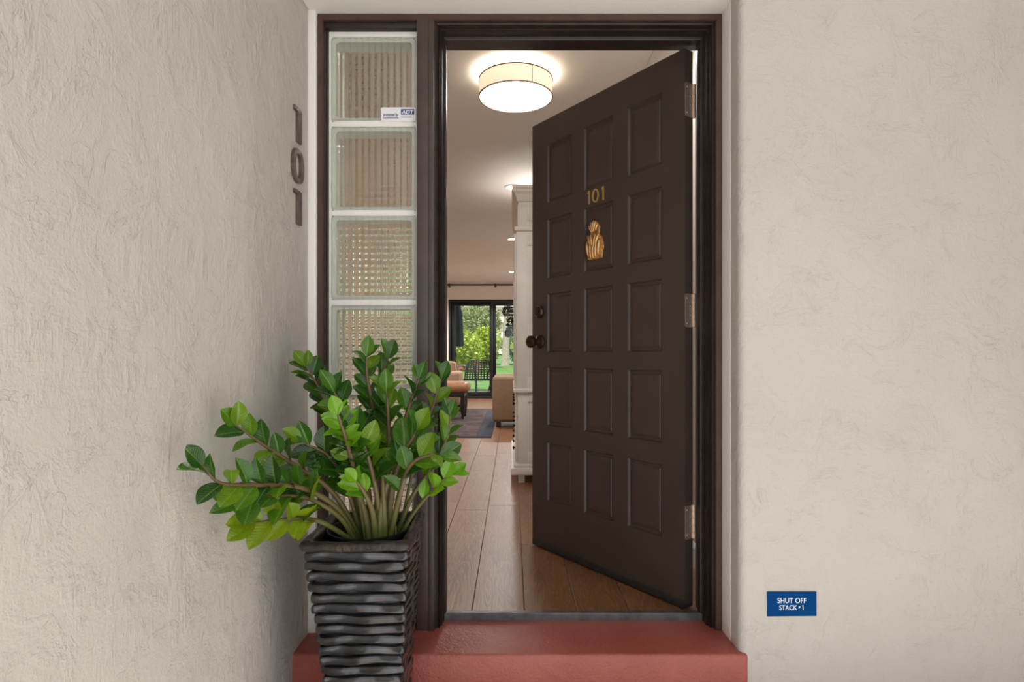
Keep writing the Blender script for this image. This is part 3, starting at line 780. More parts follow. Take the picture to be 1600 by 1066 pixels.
for k in range(3):
    for y0, y1 in ((Y0 + 0.03, 4.94), (4.96, Y1 - 0.03)):
        dr = cb('drawer', 0.024, 0.045, y0, y1, zz, zz + 0.155, 0.004)
        for yy in (y0 + 0.14, y1 - 0.14):
            mb = MB(); mb.lathe([(0.007, 0), (0.006, 0.006), (0.013, 0.010), (0.014, 0.016), (0.007, 0.020)], (0.024 - 0.40, yy - 4.95, zz + 0.078), (-1, 0, 0), 14)
            mb.build('knob', M['knob'], dr)
    zz += 0.165
cb('waist_moulding', 0.008, 0.785, Y0 - 0.022, Y1 + 0.022, 0.648, 0.678, 0.010)
cb('upper_case', 0.034, 0.785, Y0 + 0.010, Y1 - 0.010, 0.676, 1.815)
for x0, x1 in ((0.030, 0.110), (0.70, 0.785)): cb('end_stile', x0, x1, Y0, Y0 + 0.014, 0.676, 1.812, 0.003)
cb('end_rail', 0.108, 0.702, Y0, Y0 + 0.014, 1.71, 1.812, 0.003)
cb('end_rail', 0.108, 0.702, Y0, Y0 + 0.014, 0.676, 0.76, 0.003)
cb('end_board', 0.108, 0.405, Y0 + 0.006, Y0 + 0.012, 0.758, 1.712, 0.004)
cb('end_board', 0.405, 0.702, Y0 + 0.006, Y0 + 0.012, 0.758, 1.712, 0.004)
for y0, y1 in ((Y0 + 0.02, 4.945), (4.955, Y1 - 0.02)):
    dr = cb('cabinet_door', 0.016, 0.036, y0, y1, 0.690, 1.800, 0.004)
    cb('door_panel', 0.013, 0.018, y0 + 0.07, y1 - 0.07, 0.76, 1.73, 0.003, parent=dr)
    yy = y1 - 0.03 if y0 < 4.5 else y0 + 0.03
    MB().lathe([(0.006, 0), (0.006, 0.008), (0.013, 0.014), (0.012, 0.022), (0.005, 0.025)], (0.016 - 0.40, yy - 4.95, 1.2), (-1, 0, 0), 14).build('knob', M['knob'], dr)
cb('band', 0.016, 0.785, Y0 - 0.016, Y1 + 0.016, 1.812, 1.846, 0.010)
cb('frieze', 0.040, 0.785, Y0 + 0.004, Y1 - 0.004, 1.845, 2.010)
cb('frieze_panel', 0.110, 0.60, Y0 - 0.004, Y0 + 0.006, 1.885, 1.985, 0.004)
mb = MB()
cp = [(0.0, 2.005), (0.010, 2.005), (0.010, 2.022), (0.018, 2.030), (0.024, 2.052), (0.034, 2.078), (0.048, 2.094), (0.048, 2.110), (0.056, 2.116), (0.056, 2.134), (0.0, 2.134)]
xa, ya, yb_ = 0.055, Y0 + 0.02, Y1 - 0.02
rows = [[(0.785 - 0.40, ya - o - 4.95, z), (xa - o - 0.40, ya - o - 4.95, z), (xa - o - 0.40, yb_ + o - 4.95, z), (0.785 - 0.40, yb_ + o - 4.95, z)] for o, z in cp]
mb.grid(rows, closeu=True, cap0=True, cap1=True)
mb.build('crown_moulding', M['cabinet'], cab, angle=20)

# ------------------------------------------------------------------ rug and seating
rug = thing('oriental_rug', (-1.45, 8.3, 0), 'dark red and blue patterned area rug on the oak floor', 'rug')
MB().box(-1.05, 1.05, -1.58, 1.58, 0.001, 0.012, 0.003).build('field', M['rug'], rug)
for a in ((-1.22, -1.05, -1.70, 1.70), (1.05, 1.22, -1.70, 1.70), (-1.05, 1.05, -1.70, -1.58), (-1.05, 1.05, 1.58, 1.70)):
    MB().box(*a, 0.001, 0.0125, 0.003).build('border', M['rug_border'], rug)
# tan club chair on the right, its arm side toward the door
ch = thing('club_chair', (0.18, 7.93, 0), 'tan upholstered club chair partly hidden by the white cabinet', 'chair')
for y0, y1 in ((-0.45, -0.24), (0.24, 0.45)):
    MB().box(-0.43, 0.40, y0, y1, 0.07, 0.655, 0.055, 4).build('arm', M['tan'], ch)
MB().box(-0.36, 0.40, -0.25, 0.25, 0.07, 0.34, 0.02, 3).build('base', M['tan'], ch)
MB().box(-0.44, 0.26, -0.238, 0.238, 0.335, 0.49, 0.05, 4).build('seat_cushion', M['tan'], ch)
MB().box(0.20, 0.44, -0.44, 0.44, 0.07, 0.80, 0.07, 4).build('backrest', M['tan'], ch)
for xx in (-0.38, 0.34):
    for yy in (-0.40, 0.34): MB().box(xx, xx + 0.06, yy, yy + 0.06, 0.0, 0.075, 0.006).build('leg', M['dark_wood'], ch)
# leather ottoman with dark turned legs
ot = thing('leather_stool', (-1.01, 8.60, 0.0125), 'round-edged tan leather stool with dark turned legs on the rug', 'stool')
MB().box(-0.40, 0.40, -0.27, 0.27, 0.36, 0.52, 0.072, 5).build('seat', M['leather'], ot)
MB().box(-0.34, 0.34, -0.22, 0.22, 0.31, 0.37, 0.008).build('apron', M['dark_wood'], ot)
for sx_ in (-1, 1):
    for sy_ in (-1, 1):
        mb = MB(); mb.lathe([(0.012, 0.0), (0.022, 0.02), (0.018, 0.035), (0.022, 0.06), (0.034, 0.16), (0.038, 0.24), (0.032, 0.28), (0.036, 0.33)], (sx_*0.315, sy_*0.20, 0), seg=14)
        mb.build('leg', M['dark_wood'], ot)
for sy_ in (-1, 1): MB().tube([(-0.31, sy_*0.2, 0.12), (0.31, sy_*0.2, 0.12)], 0.014, 8).build('stretcher', M['dark_wood'], ot)
MB().tube([(0.31, -0.2, 0.13), (0.31, 0.2, 0.13)], 0.014, 8).build('stretcher', M['dark_wood'], ot)
# beige armchair behind it
ac = thing('armchair', (-1.27, 9.62, 0.0125), 'beige upholstered armchair behind the leather stool', 'chair')
for x0, x1 in ((-0.45, -0.27), (0.27, 0.45)): MB().box(x0, x1, -0.42, 0.36, 0.10, 0.64, 0.045, 4).build('arm', M['beige'], ac)
MB().box(-0.28, 0.28, -0.36, 0.36, 0.10, 0.32, 0.02).build('base', M['beige'], ac)
MB().box(-0.268, 0.268, -0.44, 0.20, 0.315, 0.46, 0.045, 4).build('seat_cushion', M['beige'], ac)
MB().box(-0.42, 0.34, 0.16, 0.40, 0.12, 0.80, 0.06, 4).build('backrest', M['beige'], ac)
for xx in (-0.42, 0.36):
    for yy in (-0.39, 0.30): MB().box(xx, xx + 0.06, yy, yy + 0.06, 0.0, 0.105, 0.005).build('leg', M['dark_wood'], ac)

# ------------------------------------------------------------------ patio and garden
struct(MB().box(-6, 6, YB + 0.13, 15.2, -0.2, -0.015).build('patio_slab', M['paving']), 'pale paved patio outside the glass door')
mb = MB(); mb.grid([[(-45, 15.2, -0.06), (45, 15.2, -0.06)], [(-45, 20, 0.0), (45, 20, 0.0)], [(-45, 31, 0.28), (45, 31, 0.28)], [(-80, 110, 0.9), (80, 110, 0.9)]])
struct(mb.build('lawn', M['lawn']), 'green lawn beyond the patio')
# strap patio chair
pc = thing('patio_chair', (-0.80, 13.45, -0.015), 'dark slate strap-weave patio chair just outside the glass door', 'chair', rz=math.radians(12))
pc.scale = (1.12, 1.12, 1.0)
MB().tube([(-0.27, 0.30, 0.0), (-0.27, -0.22, 0.40), (-0.27, -0.26, 0.42)], 0.013, 8).build('leg', M['strap'], pc)
MB().tube([(0.27, 0.30, 0.0), (0.27, -0.22, 0.40), (0.27, -0.26, 0.42)], 0.013, 8).build('leg', M['strap'], pc)
for s_ in (-1, 1):
    MB().tube([(s_*0.27, -0.30, 0.0), (s_*0.27, -0.26, 0.36)], 0.013, 8).build('leg', M['strap'], pc)
    MB().tube([(s_*0.29, -0.26, 0.58), (s_*0.30, 0.05, 0.60), (s_*0.29, 0.26, 0.56), (s_*0.27, 0.28, 0.38)], 0.014, 8).build('armrest', M['strap'], pc)
def back_pt(u, v):   # u -1..1 across, v 0..1 up; the chair's back is toward the room
    return (u * (0.275 - 0.05 * v * v), -0.24 - 0.10 * v + 0.05 * (1 - u*u), 0.36 + 0.44 * v)
mb = MB(); mb.tube([back_pt(-1, 0), back_pt(-1, 0.5), back_pt(-0.97, 0.85), back_pt(-0.8, 1.0), back_pt(0, 1.04), back_pt(0.8, 1.0), back_pt(0.97, 0.85), back_pt(1, 0.5), back_pt(1, 0)], 0.014, 8)
mb.build('back_frame', M['strap'], pc)
for k in range(8):
    v = 0.05 + k * 0.118
    mb = MB(); mb.grid([[Vector(back_pt(u/6, v + dv)) for u in range(-6, 7)] for dv in (0, 0.055)]); mb.build('back_strap', M['strap'], pc)
for k in range(9):
    u = -0.88 + k * 0.21
    mb = MB(); mb.grid([[Vector(back_pt(u + du, v/8)) + Vector((0, -0.004, 0)) for v in range(0, 9)] for du in (0, 0.09)]); mb.build('back_strap', M['strap'], pc)
MB().box(-0.27, 0.27, -0.25, 0.28, 0.355, 0.385, 0.012).build('seat', M['strap'], pc)
# folded umbrella
um = thing('patio_umbrella', (-1.43, 15.0, -0.015), 'folded dark blue patio umbrella on a pole outside', 'umbrella')
MB().tube([(0, 0, 0.0), (0, 0, 2.55)], 0.021, 10).build('pole', M['rod'], um)
MB().lathe([(0.26, 0.0), (0.26, 0.05), (0.05, 0.08), (0.03, 0.30)], seg=24).build('base', M['rod'], um)
MB().box(-0.045, 0.045, -0.05, 0.05, 0.88, 1.0, 0.015).build('crank', M['rod'], um)
mb = MB(); rows = []
for z, r in ((1.14, 0.18), (1.2, 0.195), (1.55, 0.175), (2.0, 0.15), (2.4, 0.07), (2.52, 0.03)):
    rows.append([((r * (1 + 0.14*math.cos(8*t*2*PI/48))) * math.cos(t*2*PI/48), (r * (1 + 0.14*math.cos(8*t*2*PI/48))) * math.sin(t*2*PI/48), z) for t in range(48)])
mb.grid(rows, closeu=True, cap0=True, cap1=True); mb.build('canopy', M['canvas'], um)
# patio table
pt = thing('patio_table', (-1.10, 14.25, -0.015), 'low round glass patio table behind the strap chair', 'table')
MB().lathe([(0.44, 0.66), (0.45, 0.665), (0.45, 0.68), (0.44, 0.685)], seg=32).build('table_top', M['table_glass'], pt)
for k in range(4):
    a = PI/4 + k*PI/2
    MB().tube([(0.36*math.cos(a), 0.36*math.sin(a), 0), (0.30*math.cos(a), 0.30*math.sin(a), 0.66)], 0.014, 8).build('leg', M['strap'], pt)

def leaf_cloud(name, mat, blobs, n, size, parent, seed):
    rd = random.Random(seed); mb = MB()
    for _ in range(n):
        c, r = blobs[rd.randrange(len(blobs))]
        while True:
            v = Vector((rd.uniform(-1, 1), rd.uniform(-1, 1), rd.uniform(-1, 1)))
            if 0.25 < v.length < 1: break
        v = v.normalized() * (rd.uniform(0.55, 1.0) ** 0.5)
        p = Vector((c[0] + v.x*r[0], c[1] + v.y*r[1], c[2] + v.z*r[2]))
        a = Vector((rd.gauss(0, 1), rd.gauss(0, 1), rd.gauss(0, 0.7))).normalized()
        b = a.cross(Vector((rd.gauss(0, 1), rd.gauss(0, 1), rd.gauss(0, 1)))).normalized()
        s = size * rd.uniform(0.6, 1.3)
        mb.poly([p - a*s*0.5, p + b*s*0.28, p + a*s*0.5, p - b*s*0.28])
    o = mb.build(name, mat, parent, smooth=False)
    return o
def shrub(name, px, d, wdt, hgt, mat, label, cat, seed, n=2600, size=0.17, base=None, grp=None):
    z0 = 0.28 + (d - 31) * 0.0078 if d > 31 else (d - 20) / 11 * 0.28
    t = thing(name, ((px - 800)/F*d, d, z0), label, cat, group=grp)
    rd = random.Random(seed)
    blobs = [((rd.uniform(-0.3, 0.3)*wdt, rd.uniform(-0.2, 0.2)*wdt, hgt*rd.uniform(0.38, 0.62)), (wdt*rd.uniform(0.28, 0.42), wdt*0.32, hgt*rd.uniform(0.30, 0.38))) for _ in range(5)]
    blobs.append(((0, 0, hgt*0.42), (wdt*0.48, wdt*0.4, hgt*0.42)))
    f = leaf_cloud('foliage', mat, blobs, n, size, t, seed); f['kind'] = 'stuff'
    for k in range(3):
        a = k * 2.1 + seed
        MB().tube([(0.05*math.cos(a), 0.05*math.sin(a), -0.05), (0.12*wdt*math.cos(a), 0.12*wdt*math.sin(a), hgt*0.35), (0.2*wdt*math.cos(a+0.4), 0.2*wdt*math.sin(a+0.4), hgt*0.65)], [0.05, 0.035, 0.012], 7).build('stem', M['bark'], t)
    return t
shrub('lime_shrub', 728, 27, 1.9, 2.0, M['hedge_lime'], 'yellow-green leafy shrub behind the strap chair', 'shrub', 11, grp='shrubs beyond the lawn')
shrub('lime_shrub', 758, 30, 1.5, 2.3, M['hedge_lime'], 'yellow-green shrub beside the dark centre post of the glass door', 'shrub', 12, grp='shrubs beyond the lawn')
shrub('green_shrub', 640, 28, 2.2, 2.4, M['hedge_green'], 'mid-green shrub left of the yellow-green one', 'shrub', 13, grp='shrubs beyond the lawn')
shrub('green_shrub', 812, 37, 2.0, 2.2, M['hedge_green'], 'green shrub to the right of the palm trunk', 'shrub', 14, grp='shrubs beyond the lawn')
shrub('green_shrub', 575, 30, 3.0, 2.6, M['hedge_green'], 'broad green shrub far left in the garden', 'shrub', 15, grp='shrubs beyond the lawn')
shrub('green_shrub', 850, 31, 3.0, 2.0, M['hedge_lime'], 'lime shrub far right in the garden', 'shrub', 16, grp='shrubs beyond the lawn')
shrub('garden_tree', 728, 36, 3.8, 4.1, M['tree_olive'], 'pale olive tree rising behind the yellow-green shrub', 'tree', 17, 4200, 0.20)
shrub('garden_tree', 660, 40, 4.5, 4.8, M['tree_olive'], 'pale olive tree at the far left of the garden', 'tree', 18, 3600, 0.22)
shrub('flower_clump', 716, 25.5, 0.55, 0.50, M['flower_red'], 'red flowering clump left of the strap chair', 'flowers', 19, 110, 0.09, grp='red flowers at the foot of the shrubs')
shrub('flower_clump', 745, 25.5, 0.6, 0.55, M['flower_red'], 'red flowering clump just above the strap chair back', 'flowers', 20, 110, 0.09, grp='red flowers at the foot of the shrubs')
# palm
pm = thing('palm_tree', ((789 - 800)/F*33, 33, 0.29), 'grey palm trunk standing on the lawn behind the right glass panel', 'tree')
mb = MB(); pts = [(0.0, 0, -0.1), (0.02, 0, 0.15), (0.05, 0, 1.2), (0.10, 0, 2.6), (0.16, 0, 4.6)]
mb.tube(pts, [0.30, 0.24, 0.20, 0.185, 0.18], 14); mb.build('trunk', M['bark'], pm)
for k in range(12):
    a = k/12*2*PI; mb = MB(); rows = []
    for i in range(7):
        t = i/6; r_ = 1.9*t; z = 4.6 + 0.9*math.sin(t*2.2) - 0.9*t*t; wv_ = 0.28*math.sin(PI*min(1, t+0.12))
        cx, cy = 0.16 + r_*math.cos(a), r_*math.sin(a); nx, ny = -math.sin(a), math.cos(a)
        rows.append([(cx - nx*wv_, cy - ny*wv_, z - 0.12), (cx, cy, z), (cx + nx*wv_, cy + ny*wv_, z - 0.12)])
    mb.grid(rows); mb.build('frond', M['hedge_green'], pm)
# condo block
bd = thing('condo_building', (0, 95, 0.7), 'beige condominium block with balcony bands behind the garden', 'building')
MB().box(-28, 22, 1.2, 12, 0, 7.6).build('wall', M['condo'], bd)
MB().box(-29, 23, 0.2, 13, 7.4, 7.9).build('roof', M['condo_roof'], bd)
for k in range(3):
    z = 0.3 + 2.5*k
    MB().box(-28, 22, 0.0, 1.3, z + 0.05, z + 0.95).build('balcony_band', M['condo_band'], bd)
    for j in range(17):
        xx = -27 + j*2.9
        MB().box(xx, xx + 1.7, 1.15, 1.3, z + 0.95, z + 2.2).build('window', M['dark_glass'], bd)
# hanging basket at the right of the patio door
hb = thing('hanging_basket', (0.02, 14.3, 2.06), 'dark trailing plant in a hanging basket outside the right glass panel', 'plant')
MB().lathe([(0.05, -0.30), (0.13, -0.26), (0.17, -0.12), (0.16, -0.11)], seg=20).build('basket', M['rod'], hb)
for k in range(3):
    a = k*2.1; MB().tube([(0.16*math.cos(a), 0.16*math.sin(a), -0.12), (0, 0, 0.38)], 0.006, 6).build('chain', M['rod'], hb)
f = leaf_cloud('foliage', M['hang_leaf'], [((-0.10, 0, -0.10), (0.16, 0.14, 0.12)), ((-0.06, 0, -0.45), (0.09, 0.08, 0.22)), ((0.08, 0, -0.55), (0.12, 0.1, 0.30)), ((-0.12, 0, -0.62), (0.06, 0.06, 0.10))], 420, 0.10, hb, 31); f['kind'] = 'stuff'
struct(MB().box(-5, 2, YB + 0.1, YB + 2.6, CH + 0.02, CH + 0.15).build('ceiling_patio_shade', M['crown']), 'unseen patio roof overhang added to keep the sun off the glass door')  # overhang out of view, put in to block sun at the patio door

# ------------------------------------------------------------------ house numbers on the left wall
def house_one(zc, label):
    mb = MB()
    P = [(-0.030, 0.053), (0.0300, 0.053), (0.0300, -0.053), (-0.0050, -0.053), (-0.0050, 0.041), (-0.030, 0.042)]
    mb.prism(P, lambda y, z: (0.0, y, z), lambda y, z: (0.009, y, z))
    o = mb.build('house_number', M['bronze_number'])
    o.location = (XL, 1.893, zc); return tag(o, label, 'house number', 'house numbers on the left wall')
house_one(1.655, 'bronze numeral one, topmost of three on the left wall')
house_one(1.393, 'bronze numeral one, lowest of three on the left wall')
mb = MB(); rows = []
for (a, b_), xx in (((0.047, 0.054), 0.0), ((0.047, 0.054), 0.010), ((0.024, 0.038), 0.010), ((0.024, 0.038), 0.0)):
    rows.append([(xx, math.copysign(abs(math.cos(t*PI/24))**0.8, math.cos(t*PI/24))*a, math.copysign(abs(math.sin(t*PI/24))**0.8, math.sin(t*PI/24))*b_) for t in range(48)])
mb.grid(rows, closeu=True, closev=True)
o = mb.build('house_number', M['bronze_number']); o.location = (XL, 1.893, 1.524)
tag(o, 'bronze numeral zero between the two ones on the left wall', 'house number', 'house numbers on the left wall')

# ------------------------------------------------------------------ blue sign on the right wall
sg = thing('wall_sign', at(1236.5, 943.5, YW), 'small blue plastic shut off sign low on the right wall', 'sign')
mb = MB(); mb.prism([(-0.0775, 0.0385), (0.0775, 0.0385), (0.0775, -0.0375), (-0.0765, -0.0390)], lambda x, z: (x, -0.003, z), lambda x, z: (x, 0.003, z))
mb.build('plate', M['sign_blue'], sg)
put_text('SHUT OFF', 0.0905, 0.0162, M['print_white'], sg, 0.000, 0.0110, -0.0034, 'lettering', 0, 0.004)
put_text('STACK', 0.0560, 0.0155, M['print_white'], sg, -0.0115, -0.0112, -0.0034, 'lettering', 0, 0.004)
put_text('#', 0.0062, 0.0066, M['print_white'], sg, 0.0238, -0.0100, -0.0034, 'lettering', 0.25, 0.02)
mb = MB(); mb.prism([(-0.0026, 0.0052), (0.0004, 0.0078), (0.0016, 0.0078), (0.0016, -0.0078), (-0.0004, -0.0078), (-0.0004, 0.0056), (-0.0026, 0.0042)], lambda x, z: (x, -0.00035, z), lambda x, z: (x, 0.0004, z))
mb.build('lettering', M['print_white'], sg).location = (0.0345, -0.0034, -0.0112)

# ------------------------------------------------------------------ planter
PLX, PLY, RIMZ = -0.417, 1.718, 0.432
pot = thing('square_planter', (PLX, PLY, GZ), 'tall tapered square planter with wavy gunmetal ridges', 'planter', rz=math.radians(1.2))
pot.scale = (1, 1.12, 1)
H = RIMZ - GZ
def half_w(z):     # half width of the body at height z above the ground
    t = z / H
    return 0.074 + 0.061 * t ** 0.85 if t < 1 else 0.135
def lean(p): return (p[0] + 0.020 * (1 - p[2] / H), p[1], p[2])
def sq(hw, r, n=5, per=14):
    """points round a rounded square with extra points along each side"""
    P = []; c = hw - r
    for k in range(4):
        a0 = k*PI/2 - PI/4
        cx, cy = ((c, -c), (c, c), (-c, c), (-c, -c))[k]
        for i in range(n + 1):
            t = k*PI/2 - PI/2 + i/n*PI/2
            P.append((cx + r*math.cos(t), cy + r*math.sin(t)))
        nx = ((c, c), (-c, c), (-c, -c), (c, -c))[k]
        t = k*PI/2
        ax, ay = cx + r*math.cos(t), cy + r*math.sin(t)
        bx, by = nx[0] + r*math.cos(t), nx[1] + r*math.sin(t)
        for i in range(1, per): P.append((ax + (bx-ax)*i/per, ay + (by-ay)*i/per))
    return P
mb = MB()
rows = [[(x, y, z) for x, y in sq(hw, 0.012)] for hw, z in ((half_w(0)-0.006, 0.0), (half_w(0.1)-0.006, 0.1), (half_w(0.3)-0.006, 0.3), (half_w(0.5)-0.006, 0.5), (half_w(H-0.02)-0.006, H-0.02), (half_w(H-0.02)-0.014, H-0.02), (half_w(0.4)-0.016, 0.40))]
rows = [[lean(p) for p in r] for r in rows]
mb.grid(rows, closeu=True, cap0=True, cap1=True)
mb.build('body', M['glaze'], pot)
rd = random.Random(5)
RP = 0.0290
zc = H - 0.024 - RP/2
while zc > 0.01:
    a1, a2, p1, p2 = rd.uniform(0.0012, 0.0028), rd.uniform(0.0006, 0.0016), rd.uniform(0, 6.28), rd.uniform(0, 6.28)
    base = sq(1.0, 0.09)
    mb = MB(); rows = []
    prof = [(-0.012, 0.0130), (-0.003, 0.0130), (0.0022, 0.0115), (0.0050, 0.0075), (0.0062, 0.0), (0.0062, -0.0060), (0.0045, -0.0105), (0.0, -0.0130), (-0.005, -0.0138), (-0.012, -0.0138)]
    for o_, dz in prof:
        r_ = []
        hw = half_w(max(0, zc + dz))
        for i, (x, y) in enumerate(base):
            t = i / len(base) * 2 * PI
            wz = a1*math.sin(4*t + p1) + a2*math.sin(11*t + p2)
            bulge = 1 + 0.0025*math.sin(9*t + p2)/hw
            r_.append((x*(hw + o_)*bulge, y*(hw + o_)*bulge, zc + dz*0.97 + wz))
        rows.append(r_)
    rows = [[lean(p) for p in r] for r in rows]
    mb.grid(rows, closeu=True, closev=True)
    mb.build('ridge', M['glaze'], pot, angle=70)
    zc -= RP
mb = MB(); rows = []
for o_, dz in ((-0.010, -0.026), (0.004, -0.027), (0.011, -0.021), (0.0125, -0.010), (0.008, -0.002), (-0.002, 0.0), (-0.012, -0.003), (-0.017, -0.012), (-0.018, -0.06), (-0.022, -0.06)):
    rows.append([(x, y, H + dz + 0.0012*math.sin(i*0.35) + 0.0008*math.sin(i*1.3)) for i, (x, y) in enumerate(sq(half_w(H-0.01) + o_, 0.016))])
mb.grid(rows, closeu=True); mb.build('rim', M['glaze_rim'], pot, angle=60)

# nursery pot standing inside the planter
npot = thing('nursery_pot', (PLX + 0.004, PLY, RIMZ - 0.22), 'round black plastic nursery pot set inside the square planter', 'pot')
mb = MB(); mb.lathe([(0.085, 0.0), (0.110, 0.205), (0.116, 0.205), (0.1165, 0.214), (0.1125, 0.2145), (0.1080, 0.205), (0.103, 0.165)], seg=56, cap=False)
mb.build('shell', M['black_plastic'], npot)
mb = MB(); mb.lathe([(0.1045, 0.172), (0.06, 0.180), (0.001, 0.184)], seg=40, cap=False)
mb.build('soil', M['soil'], npot)

for q_, (a, b_) in enumerate(((0.035, -0.075), (-0.045, -0.070), (0.062, -0.040), (-0.075, -0.035))):
    o = MB().ellipsoid((0, 0, 0), (0.0065, 0.0055, 0.0048), 10, 8).build('perlite_grain', M['pebble'], npot); o.location = (a, b_, 0.182)
mb = MB(); mb.tube(spline_pts := [(0.040, 0.02, 0.180), (0.062, 0.01, 0.215), (0.082, -0.02, 0.222), (0.086, -0.045, 0.196), (0.078, -0.055, 0.180)], 0.0012, 6)
mb.build('root', M['root'], npot)
# ------------------------------------------------------------------ the plant
SOIL = RIMZ - 0.22 + 0.176
plant = thing('potted_plant', (PLX, PLY, SOIL), 'leafy green plant with thick stems growing from the square planter', 'plant')
P0 = Vector((PLX, PLY, SOIL))
def leaf_mesh(name, wid, fold, curl, mat, tipsharp=1.0):
    mb = MB(); n, mm = 12, 4
    rows = []
    for i in range(n + 1):
        t = i / n
        wv_ = wid * (math.sin(PI * t ** 1.12) ** 0.78) if 0 < t < 1 else 0.0
        if i == n: wv_ = 0.004
        if i == 0: wv_ = 0.012
        rows.append([(wv_*u/mm, t, fold*abs(u/mm)*wv_*2 - curl*(t-0.3)**2 + 0.02*math.sin(t*9)*(u/mm)) for u in range(-mm, mm + 1)])
    mb.grid(rows)
    return mb.mesh(name, mat, angle=80)
LM = {}
for key, mat in (('g', 'leaf'), ('y', 'leaf_young'), ('o', 'leaf_yellow')):
    LM[key] = [leaf_mesh('leaf', 0.30, 0.22, 0.16, M[mat]), leaf_mesh('leaf', 0.26, 0.30, 0.28, M[mat]), leaf_mesh('leaf', 0.33, 0.16, 0.08, M[mat])]
CAM = Vector((0, 0, CZ))
lr = random.Random(21)
def put_leaf(p, direction, normal, length, kind='g', wscale=1.0):
    d = Vector(direction).normalized()
    n = Vector(normal); n = (n - d * n.dot(d)).normalized()
    x = d.cross(n).normalized()
    tip = p + d * length
    if tip.x < XL + 0.012:                      # keep leaves off the wall
        d = Vector((d.x * 0.15, d.y - 0.6, d.z)).normalized(); n = (n - d * n.dot(d)).normalized(); x = d.cross(n).normalized()
    o = link('leaf', lr.choice(LM[kind]), plant)
    m = Matrix((x, d, n)).transposed().to_4x4()
    o.matrix_local = Matrix.Translation(p - P0) @ m @ Matrix.Diagonal((length*wscale, length, length, 1))
    return o
def spline(pts, n):
    P = [pts[0]*2 - pts[1]] + pts + [pts[-1]*2 - pts[-2]]
    out = []
    for i in range(1, len(P) - 2):
        for k in range(n):
            t = k / n
            a, b_, c, d = P[i-1], P[i], P[i+1], P[i+2]
            out.append(0.5*((2*b_) + (c-a)*t + (2*a-5*b_+4*c-d)*t*t + (-a+3*b_-3*c+d)*t*t*t))
    out.append(P[-2]); return out
def stem(way, r0, leaves, start, size, kind='g', spread=62, tipkind=None, flip=1, r1=0.0016, upn=0.5, termin=True):
    """way: pixel/depth waypoints from the photo turned into places; leaves set alternately on the upper part"""
    pts = spline([at(*q) for q in way], 8)
    n = len(pts)
    rad = [r0 * (1 - i/(n-1)) ** 0.8 + r1 for i in range(n)]
    rad[0] *= 0.9
    MB().tube([p - P0 for p in pts], rad, 9).build('stem', M['stem'], plant, angle=80)
    # arc length
    acc = [0.0]
    for i in range(1, n): acc.append(acc[-1] + (pts[i] - pts[i-1]).length)
    T = acc[-1]
    def sample(s):
        for i in range(1, n):
            if acc[i] >= s: break
        f = (s - acc[i-1]) / max(1e-6, acc[i] - acc[i-1])
        return pts[i-1].lerp(pts[i], f), (pts[i] - pts[i-1]).normalized()
    leaves = int(leaves * 1.3); start *= 0.86
    for k in range(leaves):
        f = start + (0.985 - start) * (k + 0.3*lr.random()) / max(1, leaves - 1)
        p, t = sample(min(f, 0.995) * T)
        vc = (CAM - p).normalized()
        side = t.cross(vc)
        side = side.normalized() if side.length > 0.15 else Vector((1, 0, 0))
        sg_ = flip if k % 2 else -flip
        roll = lr.gauss(0, 0.5)
        s2 = (side * math.cos(roll) + side.cross(t) * math.sin(roll)) * sg_
        al = math.radians(spread * lr.uniform(0.75, 1.15) * (1.0 - 0.30 * f))
        dr_ = t * math.cos(al) + s2 * math.sin(al) + Vector((0, 0, 0.10))
        nrm = vc * lr.uniform(0.35, 0.9) + Vector((0, 0, upn + lr.uniform(0, 0.5))) + t * 0.5 + Vector((lr.gauss(0, 0.35), lr.gauss(0, 0.25), lr.gauss(0, 0.2)))
        kd = tipkind if (tipkind and f > 0.75) else kind
        put_leaf(p, dr_, nrm, 1.18 * size * lr.uniform(0.82, 1.15) * (1.0 - 0.25 * max(0, f - 0.8) * 5 * 0.6), kd)
    if termin:
        p, t = sample(0.995 * T)
        put_leaf(p, t + Vector((lr.gauss(0, 0.12), 0, 0.05)), (CAM - p).normalized() + Vector((0, 0, 0.5)), size, tipkind or kind)
# left-hand stems
stem([(553, 846, 1.655), (500, 815, 1.56), (450, 811, 1.46), (398, 817, 1.36)], 0.0062, 7, 0.50, 0.070, 'o', 58)
stem([(560, 846, 1.68), (525, 793, 1.60), (470, 762, 1.48), (400, 758, 1.33), (345, 755, 1.24), (316, 728, 1.19)], 0.0075, 14, 0.42, 0.060, 'g', 60)
stem([(566, 846, 1.69), (520, 770, 1.62), (462, 728, 1.52), (414, 697, 1.42), (368, 664, 1.35)], 0.0070, 11, 0.45, 0.062, 'g', 60)
stem([(556, 846, 1.66), (528, 806, 1.60), (478, 778, 1.50), (420, 776, 1.40), (376, 788, 1.33)], 0.0062, 8, 0.48, 0.072, 'g', 58)
stem([(566, 848, 1.70), (545, 770, 1.66), (515, 715, 1.60), (470, 690, 1.54)], 0.0066, 9, 0.42, 0.066, 'g', 60)
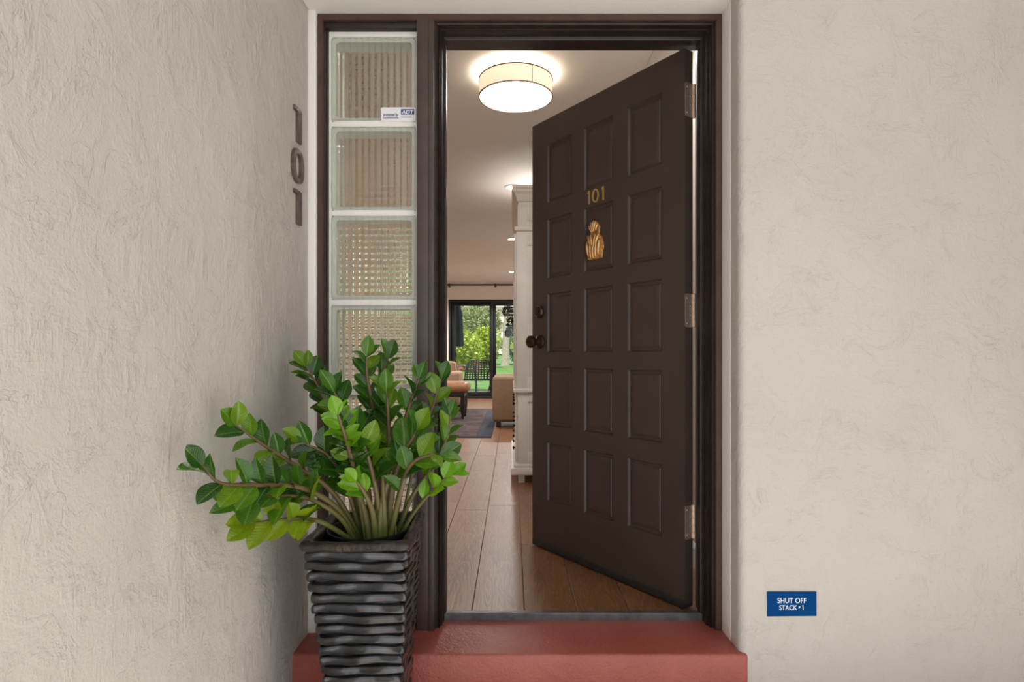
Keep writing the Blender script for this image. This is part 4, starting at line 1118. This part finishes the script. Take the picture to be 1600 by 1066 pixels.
# rising stems
stem([(572, 846, 1.72), (552, 760, 1.72), (525, 665, 1.72), (500, 610, 1.72), (478, 572, 1.72)], 0.0090, 20, 0.42, 0.060, 'g', 64)
stem([(575, 850, 1.66), (560, 765, 1.63), (545, 700, 1.58), (532, 660, 1.54), (528, 648, 1.53)], 0.0085, 13, 0.62, 0.058, 'g', 74, 'y', upn=0.2)
stem([(582, 848, 1.68), (574, 760, 1.67), (560, 690, 1.65), (535, 640, 1.62), (522, 612, 1.61)], 0.0085, 13, 0.45, 0.072, 'g', 62)
stem([(586, 846, 1.73), (592, 740, 1.73), (585, 650, 1.72), (574, 590, 1.71), (573, 556, 1.70)], 0.0100, 16, 0.42, 0.062, 'g', 60)
stem([(590, 846, 1.76), (590, 740, 1.78), (588, 650, 1.79), (592, 600, 1.79), (607, 560, 1.78)], 0.0080, 12, 0.46, 0.064, 'g', 58)
stem([(595, 850, 1.66), (588, 770, 1.63), (572, 705, 1.60), (552, 672, 1.57)], 0.0082, 9, 0.55, 0.066, 'g', 66)
stem([(598, 846, 1.71), (604, 760, 1.71), (608, 690, 1.70), (606, 640, 1.69), (604, 612, 1.68)], 0.0095, 12, 0.45, 0.068, 'g', 58)
stem([(604, 848, 1.68), (612, 770, 1.66), (626, 720, 1.64), (642, 690, 1.62), (652, 672, 1.61)], 0.0095, 9, 0.55, 0.074, 'g', 62)
stem([(600, 846, 1.75), (612, 740, 1.76), (632, 660, 1.76), (648, 610, 1.75), (655, 592, 1.75)], 0.0082, 9, 0.55, 0.058, 'g', 50)
stem([(610, 846, 1.74), (630, 750, 1.75), (655, 690, 1.76), (675, 640, 1.76), (690, 590, 1.76)], 0.0082, 9, 0.60, 0.056, 'g', 46)
stem([(616, 846, 1.72), (642, 780, 1.72), (675, 728, 1.72), (698, 685, 1.72), (704, 648, 1.72)], 0.0060, 9, 0.58, 0.050, 'g', 50)
stem([(620, 848, 1.70), (644, 805, 1.69), (668, 775, 1.67), (690, 752, 1.66), (706, 742, 1.66)], 0.0050, 5, 0.66, 0.052, 'y', 52)
stem([(608, 850, 1.66), (622, 785, 1.63), (640, 730, 1.59), (668, 712, 1.57), (688, 714, 1.56)], 0.0070, 6, 0.55, 0.060, 'g', 56)
stem([(588, 852, 1.64), (582, 800, 1.60), (566, 765, 1.56), (556, 752, 1.54)], 0.0085, 4, 0.80, 0.052, 'y', 70, upn=0.2)
stem([(578, 850, 1.67), (565, 790, 1.66), (540, 745, 1.64), (510, 725, 1.62)], 0.0075, 6, 0.55, 0.062, 'g', 60)
# bare cut stalks and thin shoots
stem([(600, 850, 1.655), (600, 800, 1.64), (598, 740, 1.63)], 0.0085, 0, 0.5, 0.05, termin=False, r1=0.004)
stem([(580, 850, 1.65), (570, 800, 1.64), (556, 755, 1.63)], 0.0080, 0, 0.5, 0.05, termin=False, r1=0.004)
stem([(622, 846, 1.74), (650, 715, 1.76), (673, 655, 1.77)], 0.0035, 0, 0.5, 0.05, termin=False, r1=0.0022)
stem([(592, 852, 1.645), (596, 790, 1.64), (612, 735, 1.64)], 0.0100, 0, 0.5, 0.05, termin=False, r1=0.004)
